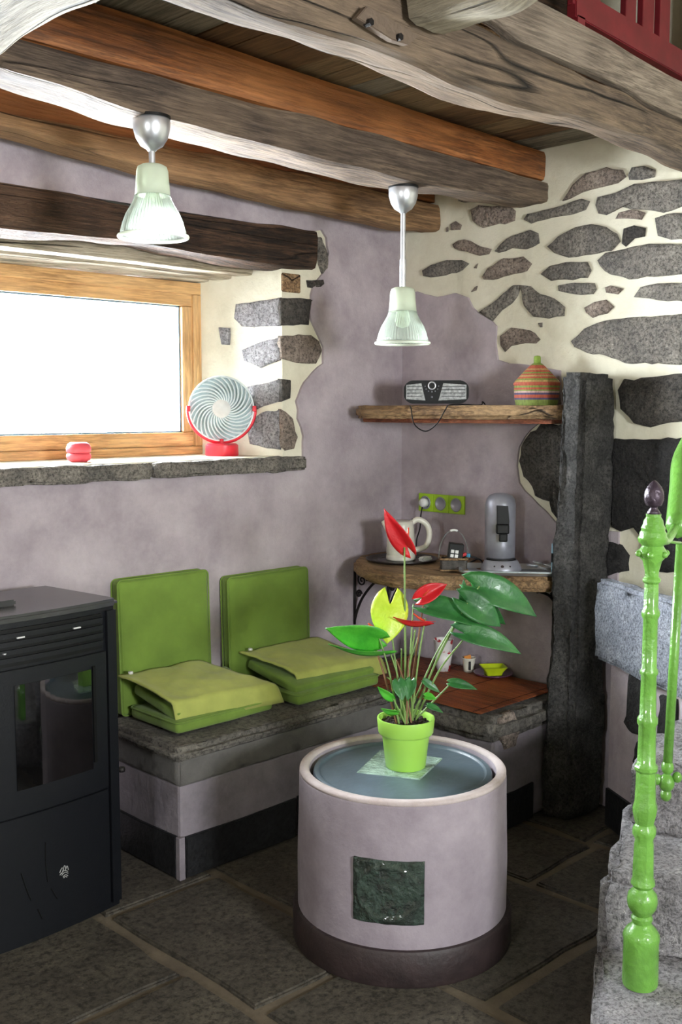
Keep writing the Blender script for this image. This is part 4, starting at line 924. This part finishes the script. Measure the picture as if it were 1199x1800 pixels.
# ================================================================ SHELVES
def slab(poly, z0, z1, seed, amp=.004, bev=.014): return rough_block(poly, z0, z1, amp, bev, 6, seed)
us = [(3.645, 3.305), (3.39, 3.305), (3.30, 3.27), (3.235, 3.16), (3.22, 3.02), (3.30, 2.72), (3.40, 2.45), (3.46, 2.32), (3.645, 2.32)]
sh = thing('wall_shelf', 'upper thick oak shelf carrying the radio and the striped basket', 'shelf', (3.5, 2.8, 1.55), group='thick oak corner shelves')
adopt(obj('shelf_board', slab(us, 1.557, 1.612, 12), M['shelf'], None, True), sh)
adopt(obj('batten', PR([V((3.645, 3.28, 1.54)), V((3.36, 3.28, 1.54)), V((3.30, 2.95, 1.54)), V((3.47, 2.36, 1.54)), V((3.645, 2.36, 1.54))], (0, 0, .018), .003), M['shelf_red']), sh)
ls = [(3.645, 3.305), (3.36, 3.305), (3.22, 3.20), (3.11, 3.02), (3.065, 2.84), (3.10, 2.71), (3.20, 2.60), (3.34, 2.44), (3.42, 2.33), (3.645, 2.32)]
s2 = thing('wall_shelf', 'lower thick oak shelf carrying the kettle and coffee machine', 'shelf', (3.5, 2.8, .87), group='thick oak corner shelves')
adopt(obj('shelf_board', slab(ls, .882, .942, 13), M['shelf'], None, True), s2)
def scroll(nm, base, along, sc_, parent, label=None):
    """wrought-iron bracket: curved strut with scrolls, in the vertical plane spanned by 'along' and z"""
    al = V(along).normalized(); b_ = V(base); bm = bmesh.new(); f = lambda u, z: b_+al*u*sc_+V((0, 0, z*sc_))
    tube(bm, smoothpath([f(0, -.26), f(.02, -.20), f(.06, -.13), f(.14, -.05), f(.24, -.01)], 6), .006, 8)
    tube(bm, [f(0, -.28), f(0, -.006)], .006, 8); tube(bm, [f(0, -.008), f(.27, -.008)], .006, 8)
    for cu, cz, r0, s in ((.05, -.05, .035, 1), (.11, -.03, .022, -1), (.03, -.12, .02, 1)):
        tube(bm, [f(cu+r0*(1-k/30)*math.cos(s*k*.42), cz+r0*(1-k/30)*math.sin(s*k*.42)) for k in range(28)], .004, 6)
    return adopt(obj(nm, bm, M['iron'], None, True), parent)
scroll('scroll_bracket', (3.33, 3.30, .88), (0, -1, 0), .9, s2)
scroll('scroll_bracket', (3.55, 3.30, .88), (0, -1, 0), .9, s2)
scroll('scroll_bracket', (3.64, 2.40, .88), (-1, 0, 0), .7, s2)

# radio
ra = px(0, 3.36, 745, 716)
rd = thing('radio', 'black oval portable radio with two silver speaker grilles on the upper shelf', 'radio', (3.40, 2.89, 1.613), math.radians(-52))
W2, H2, D2 = .148, .118, .06
def rrect(w_, h_, r_, n_=6):
    out = []
    for cx_, cz_, a0_ in ((w_/2-r_, h_/2-r_, 0), (-w_/2+r_, h_/2-r_, PI/2), (-w_/2+r_, -h_/2+r_, PI), (w_/2-r_, -h_/2+r_, 1.5*PI)):
        for k in range(n_+1): a = a0_+PI/2*k/n_; out.append((cx_+r_*math.cos(a), cz_+r_*math.sin(a)))
    return out
oval = rrect(.272, .108, .036)
oval = [(a, b*(1-.18*(a/.136)**2)) for a, b in oval]
obj('radio_body', PR([V((a, 0, b+.056)) for a, b in oval], (0, .075, 0), .010), M['black'], rd, True, angle=50)
def mesh_grille(x0, x1, k0, k1):
    bm = bmesh.new(); prism(bm, [V((x0, -.001, .022)), V((x1-k0, -.001, .022)), V((x1, -.001, .090)), V((x0, -.001, .088))], (0, -.003, 0))
    return bm
gm = plain('radio_speaker_mesh', srgb(170, 172, 172), .35, .7, .002, 400, .2)
obj('speaker_grille', PR([V((-.126, 0, .026)), V((-.045, 0, .020)), V((-.062, 0, .092)), V((-.126, 0, .086))], (0, -.004, 0), .001), gm, rd)
obj('speaker_grille', PR([V((.010, 0, .020)), V((.126, 0, .026)), V((.126, 0, .086)), V((.030, 0, .092))], (0, -.004, 0), .001), gm, rd)
bm = bmesh.new()
for zz in (.036, .050, .064, .077):
    box(bm, (.022, -.0065, zz), (.122, -.004, zz+.0025)); box(bm, (-.122, -.0065, zz), (-.060, -.004, zz+.0025))
obj('grille_bars', bm, M['black'], rd)
bm = T([(-.018+.015*math.cos(a), -.004, .082+.015*math.sin(a)) for a in [2*PI*k/24 for k in range(24)]], .004, 6, True); obj('dial_ring', bm, M['chrome'], rd, True)
bm = bmesh.new()
for k in range(7):
    a = PI+PI*k/6; bmesh.ops.create_icosphere(bm, subdivisions=1, radius=.0032, matrix=Matrix.Translation((-.018+.028*math.cos(a), -.003, .080+.024*math.sin(a))))
bmesh.ops.create_icosphere(bm, subdivisions=1, radius=.005, matrix=Matrix.Translation((-.018, -.003, .035)))
obj('button', bm, M['silver'], rd)
# radio cable hanging over the shelf edge and trailing on it
cb = T(smoothpath([px(0, 3.40, 715, 714), px(0, 3.24, 722, 716), px(0, 3.22, 728, 745), px(0, 3.23, 748, 758), px(0, 3.24, 768, 745), px(0, 3.24, 782, 722), px(0, 3.34, 790, 712), px(0, 3.46, 815, 711), px(0, 3.46, 845, 712), px(0, 3.48, 848, 706), px(0, 3.50, 853, 711)], 6), .0025, 6)
tag(obj('radio_cable', cb, M['black'], None, True), 'thin black cable looping below the upper shelf from the radio', 'cable')
# basket
bk = thing('lidded_basket', 'striped coiled straw basket with conical lid on the upper shelf', 'basket', (3.545, 2.485, 1.612))
def coil(prof, step=.0042):
    out = []
    for (r0, z0), (r1, z1) in zip(prof, prof[1:]):
        n_ = max(2, int(math.hypot(r1-r0, z1-z0)/step*3))
        for k in range(n_): t = k/n_; out.append((r0+(r1-r0)*t+.0012*abs(math.sin(k*PI/3)), z0+(z1-z0)*t))
    out.append(prof[-1]); return out
obj('basket_body', L([(0, 0)]+coil([(.082, 0), (.088, .03), (.090, .065), (.090, .082)])+[(0, .082)], n=48), M['basket'], bk, True)
lp = [(.092, .081), (.092, .090), (.080, .105), (.055, .132), (.032, .155), (.017, .168)]
obj('lid', L([(0, .081)]+coil(lp)+[(0, .168)], n=48), M['basket'], bk, True)
kb = plain('green_straw', srgb(132, 156, 62), .75, 0, .003, 200)
obj('knob', L([(0, .165), (.014, .166), (.014, .190), (.012, .197), (0, .199)], n=24), kb, bk, True)

# sockets
sc = [px(0, XW-.012, *a) for a in ((738, 869), (819, 869), (820, 902), (739, 898))]
y0_, y1_ = sc[0].y, sc[1].y; zc = 1.172; hh = .041
so = thing('socket_strip', 'lime green triple power socket on the plaster wall', 'socket', (XW-.012, (y0_+y1_)/2, zc))
n3 = (y0_-y1_)/3
for k in range(3):
    yy = y0_-n3*(k+.5)
    adopt(obj('socket_plate', B((XW-.022, yy-n3/2+.001, zc-hh), (XW-.012, yy+n3/2-.001, zc+hh), .003), M['socket']), so)
    bm = L([(0, 0), (.030, 0), (.031, .003), (.027, .005), (.024, -.002), (0, -.002)], n=32); bm.transform(Matrix.Translation((XW-.023, yy, zc)) @ Matrix.Rotation(-PI/2, 4, 'Y'))
    o = adopt(obj('socket_ring', bm, M['silver'], None, True), so)
bm = L([(0, 0), (.021, 0), (.020, .022), (.015, .030), (0, .030)], n=24); bm.transform(Matrix.Translation((XW-.024, y0_-n3*.5, zc)) @ Matrix.Rotation(-PI/2, 4, 'Y'))
pg = tag(obj('plug', bm, M['white'], None, True), 'white plug in the left socket of the lime strip', 'plug')
pc = smoothpath([(XW-.045, y0_-n3*.5, zc-.015), (XW-.045, y0_-n3*.4, zc-.06), (XW-.03, y0_-n3*.2, zc-.12), (XW-.035, 3.19, 1.00), (XW-.05, 3.18, .950)], 6)
tag(obj('kettle_cable', T(pc, .003, 6), M['black'], None, True), 'dark cable hanging from the lime socket behind the kettle', 'cable')

# ================================================================ ON THE LOWER SHELF
ZS = .943
rtc = px(2, ZS, 713, 985); rtc.z = ZS+.001
tr = thing('round_tray', 'dark round tray with patterned border under the white kettle', 'tray', (3.345, 3.03, ZS+.001))
obj('tray_plate', L([(0, 0), (.13, 0), (.150, .006), (.156, .014), (.153, .015), (.13, .006), (0, .006)], n=56), M['trayblk'], tr, True)
obj('patterned_border', L([(.095, .0065), (.128, .0065), (.129, .0075), (.095, .0075), (.095, .0065)], n=56), M['trayborder'], tr, True)
ke = thing('kettle', 'ivory plastic kettle with large loop handle on the dark round tray', 'kettle', (3.345, 3.035, ZS+.008), math.radians(-40))
obj('kettle_base', L([(0, 0), (.062, 0), (.064, .006), (.062, .022), (0, .022)], n=40), M['ivory'], ke, True)
bm = L([(0, .022), (.060, .022), (.063, .030), (.060, .09), (.054, .150), (.052, .165), (.049, .168), (0, .170)], n=48)
for v in bm.verts:
    if v.co.z > .11 and v.co.x < -.03: v.co.x -= (v.co.z-.11)*.55*max(0, (-v.co.x-.03)/.03)
obj('kettle_body', bm, M['ivory'], ke, True, angle=50)
obj('handle', T(smoothpath([(.045, 0, .158), (.075, 0, .172), (.112, 0, .150), (.124, 0, .105), (.108, 0, .055), (.060, 0, .040)], 8), .0125, 12), M['ivory'], ke, True)
obj('spout', T([(-.05, 0, .120), (-.078, 0, .168)], [.016, .010], 10), M['ivory'], ke, True)
obj('switch', B((.046, -.006, .160), (.060, .006, .176), .002), M['black'], ke)
# caddy with sachets and clips, glass dome wire
cc = px(2, ZS, 783, 990); cc.z = ZS
cx_, cy_ = 3.30, 2.705
cad = thing('wicker_caddy', 'small rectangular caddy basket of sachets in front of the wire loop', 'basket', (cx_, cy_, ZS+.001), math.radians(-45))
bm = bmesh.new(); box(bm, (-.052, -.035, 0), (.052, .035, .004))
for lo, hi in (((-.052, -.035, 0), (.052, -.031, .05)), ((-.052, .031, 0), (.052, .035, .05)), ((-.052, -.035, 0), (-.048, .035, .05)), ((.048, -.035, 0), (.052, .035, .05))): box(bm, lo, hi)
obj('caddy_box', bm, plain('grey_wicker', srgb(70, 66, 62), .7, 0, .004, 150, .3), cad)
obj('caddy_rim', T([(a, b, .05) for a, b in rrect(.108, .074, .01)], .005, 6, True), M['shelf'], cad, True)
obj('caddy_foot_rim', T([(a, b, .004) for a, b in rrect(.108, .074, .01)], .004, 6, True), M['shelf'], cad, True)
obj('loop_handle', T([(.0+.060*math.cos(a), .0, .05+.115*math.sin(a)) for a in [PI*k/24 for k in range(25)]], .0022, 6), M['clear'], cad, True)
obj('handle_grip', T([(.0+.060*math.cos(a), .0, .05+.115*math.sin(a)) for a in [PI*(.42+.16*k/8) for k in range(9)]], .005, 6), M['white'], cad, True)
sa = tag(obj('sachet_box', B((-.02, -.022, 0), (.024, .014, .05), .002), M['black']), 'black box with white flower mark standing in the caddy', 'box')
sa.scale = (1.35, 1.35, 1.35); sa.location = (cx_-.0, cy_+.0, ZS+.046); sa.rotation_euler = (0, .12, math.radians(-45))
bm = bmesh.new()
for u, v_ in ((-1, -1), (1, -1), (-1, 1), (1, 1)): box(bm, (-.002+u*.0065-.005, -.0235, .020+v_*.0065-.005), (-.002+u*.0065+.005, -.0218, .020+v_*.0065+.005), .001)
obj('flower_mark', bm, M['white'], sa)
cl = tag(obj('clothes_clip', B((-.012, -.006, 0), (.02, .006, .012), .002), M['redsp']), 'red clip lying on the caddy beside the black box', 'clip'); cl.location = (cx_+.030, cy_-.022, ZS+.056); cl.rotation_euler = (0, -.4, -.8)
c2_ = tag(obj('bottle_cap', L([(0, 0), (.009, 0), (.009, .014), (0, .014)], n=20), M['blue'], None, True, angle=40), 'small blue cap on the caddy rim', 'cap'); c2_.location = (cx_+.049, cy_-.036, ZS+.055)
nk = tag(obj('crumpled_napkin', rough_block([(-.03, -.02), (.03, -.02), (.03, .02), (-.03, .02)], 0, .018, .012, .006, 6, 3), M['white']), 'crumpled white napkin on the round tray', 'napkin'); nk.location = (3.375, 2.925, ZS+.010)
tag(obj('coffee_cable', T(smoothpath([(3.40, 2.74, ZS+.004), (3.37, 2.72, ZS+.030), (3.38, 2.69, ZS+.052), (3.42, 2.66, ZS+.035), (3.44, 2.67, ZS+.01), (3.42, 2.72, ZS+.005), (3.50, 2.78, ZS+.004), (3.60, 2.82, ZS+.004)], 6), .0035, 6), M['black'], None, True), 'black cable coiled on the lower shelf beside the coffee machine', 'cable')
# silver tray
TR = [px(2, ZS+.012, *a) for a in ((803, 996), (975, 1010), (962, 985), (868, 980))]
ty = thing('silver_tray', 'rectangular silver tray under the coffee machine', 'tray', (3.425, 2.512, ZS+.001), math.radians(-52))
bm = bmesh.new()
a_ = rrect(.40, .215, .03); lower = rrect(.37, .185, .025)
rings = [[bm.verts.new((x_, y_, z_)) for x_, y_ in ring] for ring, z_ in ((lower, 0), (a_, .020), (rrect(.412, .227, .033), .020), (rrect(.412, .227, .033), .014), (rrect(.396, .211, .028), .007))]
for r1, r2 in zip(rings, rings[1:]):
    for i in range(len(r1)): bm.faces.new((r1[i], r1[(i+1) % len(r1)], r2[(i+1) % len(r2)], r2[i]))
bm.faces.new(rings[0]); obj('tray_pan', bm, M['tray'], ty, True, angle=40)
# coffee machine
cm = thing('coffee_machine', 'silver pod coffee machine with black spout panel on the silver tray', 'coffee machine', (3.462, 2.592, ZS+.004), math.radians(-48))
# local: -y faces the room
def ell(a, b, n_=40, y0=0): return [(a*math.cos(2*PI*k/n_), y0+b*math.sin(2*PI*k/n_)) for k in range(n_)]
def loft(secs, cap=True):
    bm = bmesh.new(); rr = [[bm.verts.new((x_, y_, z_)) for x_, y_ in ring] for ring, z_ in secs]
    for r1, r2 in zip(rr, rr[1:]):
        for i in range(len(r1)): bm.faces.new((r1[i], r1[(i+1) % len(r1)], r2[(i+1) % len(r2)], r2[i]))
    bm.faces.new(rr[0][::-1]); bm.faces.new(rr[-1]); return bm
obj('body', loft([(ell(.062, .072, y0=.02), 0), (ell(.062, .072, y0=.02), .10), (ell(.063, .070, y0=.02), .22), (ell(.062, .068, y0=.018), .262), (ell(.057, .060, y0=.018), .285), (ell(.045, .046, y0=.018), .300), (ell(.028, .03, y0=.018), .307), (ell(.006, .006, y0=.018), .309)]), M['silver'], cm, True)
obj('drip_base', loft([(ell(.083, .066, y0=-.045), 0), (ell(.082, .065, y0=-.045), .012), (ell(.070, .054, y0=-.042), .036), (ell(.066, .050, y0=-.040), .042)]), M['silver'], cm, True, angle=40)
obj('drip_plate', loft([(ell(.060, .044, y0=-.040), .041), (ell(.060, .044, y0=-.040), .047)]), M['black'], cm, True, angle=40)
bm = bmesh.new()
pn = [(-.020, .155), (.028, .150), (.030, .20), (.024, .262), (-.022, .264)]
prism(bm, [V((x_, -.046, z_)) for x_, z_ in pn], (0, -.012, 0), .003); obj('black_panel', bm, M['black'], cm)
bm = B((-.024, -.082, .150), (.028, -.045, .190), .006); box(bm, (-.012, -.076, .118), (.022, -.05, .152), .005); obj('spout', bm, M['black'], cm)
bm = bmesh.new()
for x_ in (-.030, .0, .030):
    r_ = .0085 if x_ == 0 else .0062; yy = -.045-.062*math.sqrt(1-(x_/.08)**2)+.004
    bmesh.ops.create_icosphere(bm, subdivisions=2, radius=r_, matrix=Matrix.Translation((x_, yy+.004, .020)))
obj('button', bm, M['plinth'], cm, True)
bm = bmesh.new()
for k, (dx, dy, rz_) in enumerate(((.10, -.02, .3), (.115, -.035, .55), (.125, -.05, .1))):
    pass
for k, (dx, dy, rz_) in enumerate(((3.505, 2.42, 1.0), (3.49, 2.405, 1.25), (3.515, 2.40, .8))):
    lab_ = ('steel teaspoon at the bottom of the pile on the silver tray', 'steel teaspoon in the middle of the pile on the silver tray', 'steel teaspoon topmost in the pile on the silver tray')[k]
    bm = T([(-.055, 0, .002), (.02, 0, .008)], [.0035, .0022], 6); 
    bmesh.ops.create_uvsphere(bm, u_segments=14, v_segments=8, radius=1, matrix=Matrix.Translation((.038, 0, .010)) @ Matrix.Diagonal((.022, .014, .005, 1)))
    s = tag(obj('teaspoon', bm, M['chrome'], None, True), lab_, 'spoon', 'teaspoons on the silver tray'); s.location = (dx, dy, ZS+.012+.007*k); s.rotation_euler = (0, -.15, rz_+1.2)
tn = tag(obj('blue_tin', B((-.02, -.012, 0), (.02, .012, .125), .004), plain('pale_blue_tin', srgb(140, 176, 196), .4)), 'tall pale blue packet standing on the shelf against the pillar', 'packet'); tn.location = (3.50, 2.345, ZS+.001); tn.rotation_euler.z = -.9
obj('dark_label', B((-.0205, -.0125, .05), (.0205, .0125, .088), .002), M['black'], tn)

# ================================================================ ON THE LEDGE
ZL = .4605
mt = thing('bamboo_mat', 'rust brown bamboo slat mat on the stone ledge', 'mat', (3.33, 2.85, ZL), math.radians(0))
mx0, mx1, my0, my1 = 3.06, 3.60, 2.335, 3.25
mc = [px(2, ZL, *a) for a in ((700, 1215), (712, 1232), (955, 1182))]
def slat(u): return u
nsl = 44
for k in range(nsl):
    x_ = -.265+.53*k/nsl; 
    yb = -.50+.10*max(0, (.0-x_)/.265)*.0
    o = obj('slat', B((x_, -.475, .0), (x_+.0105, .33, .0045), .0015, 1), M['bamboo'], mt)
bm = bmesh.new()
for yy in (-.44, -.2, .05, .30): tube(bm, [(-.266, yy, .0048), (.265, yy, .0048)], .001, 4)
obj('binding_thread', bm, M['iron'], mt)
ZM = ZL+.0052
q = px(2, ZM, 785, 1165); tb = thing('tall_tumbler', 'tall white tumbler printed with red motifs on the bamboo mat', 'cup', tuple(px(2, ZM, 779, 1178)))
def shellp(p, th): return [(0, p[0][1])]+p+[(r-th, z) for r, z in reversed(p)][:-1]+[(p[0][0]-th, p[0][1]+th), (0, p[0][1]+th)]
obj('lower_cup', L(shellp([(.030, 0), (.034, .04), (.042, .085)], .003), n=40), M['tumbler'], tb, True)
obj('upper_cup', L(shellp([(.034, .060), (.037, .09), (.043, .135), (.045, .138)], .003), n=40), M['tumbler'], tb, True)
c1_ = thing('small_cup', 'small white cup with a black stripe beside the tall tumbler', 'cup', tuple(px(2, ZM, 824, 1180)), math.radians(-45))
obj('cup_body', L(shellp([(.022, 0), (.024, .02), (.029, .058), (.031, .062)], .003), n=36), M['ivory'], c1_, True)
obj('black_stripe', B((-.004, -.030, .012), (.006, -.021, .050), .002), M['black'], c1_)
sg_ = tag(obj('sugar_packet', B((-.015, -.003, 0), (.015, .003, .045), .001), M['orangebit']), 'orange paper stick standing in the small cup', 'packet'); sg_.location = c1_.location+Vector((0, 0, .028)); sg_.rotation_euler = (.12, -.2, -.6)
pk = px(2, ZM, 866, 1172)
pu = tag(obj('purple_plate', L([(0, 0), (.05, 0), (.078, .010), (.085, .017), (.081, .018), (.05, .006), (0, .005)], n=48), M['purple'], None, True), 'small purple glazed plate on the bamboo mat', 'plate'); pu.location = px(2, ZM, 867, 1188)
ld = thing('lime_dish', 'square lime green dish on the purple plate', 'dish', tuple(px(2, ZM, 867, 1188)+Vector((0, 0, .007))), math.radians(-38))
sec = [(rrect(.065, .052, .006), 0), (rrect(.075, .062, .008), .014), (rrect(.108, .088, .010), .036), (rrect(.102, .082, .009), .036), (rrect(.068, .056, .007), .016), (rrect(.058, .046, .005), .006)]
obj('dish_body', loft(sec), M['limedish'], ld, True, angle=40)
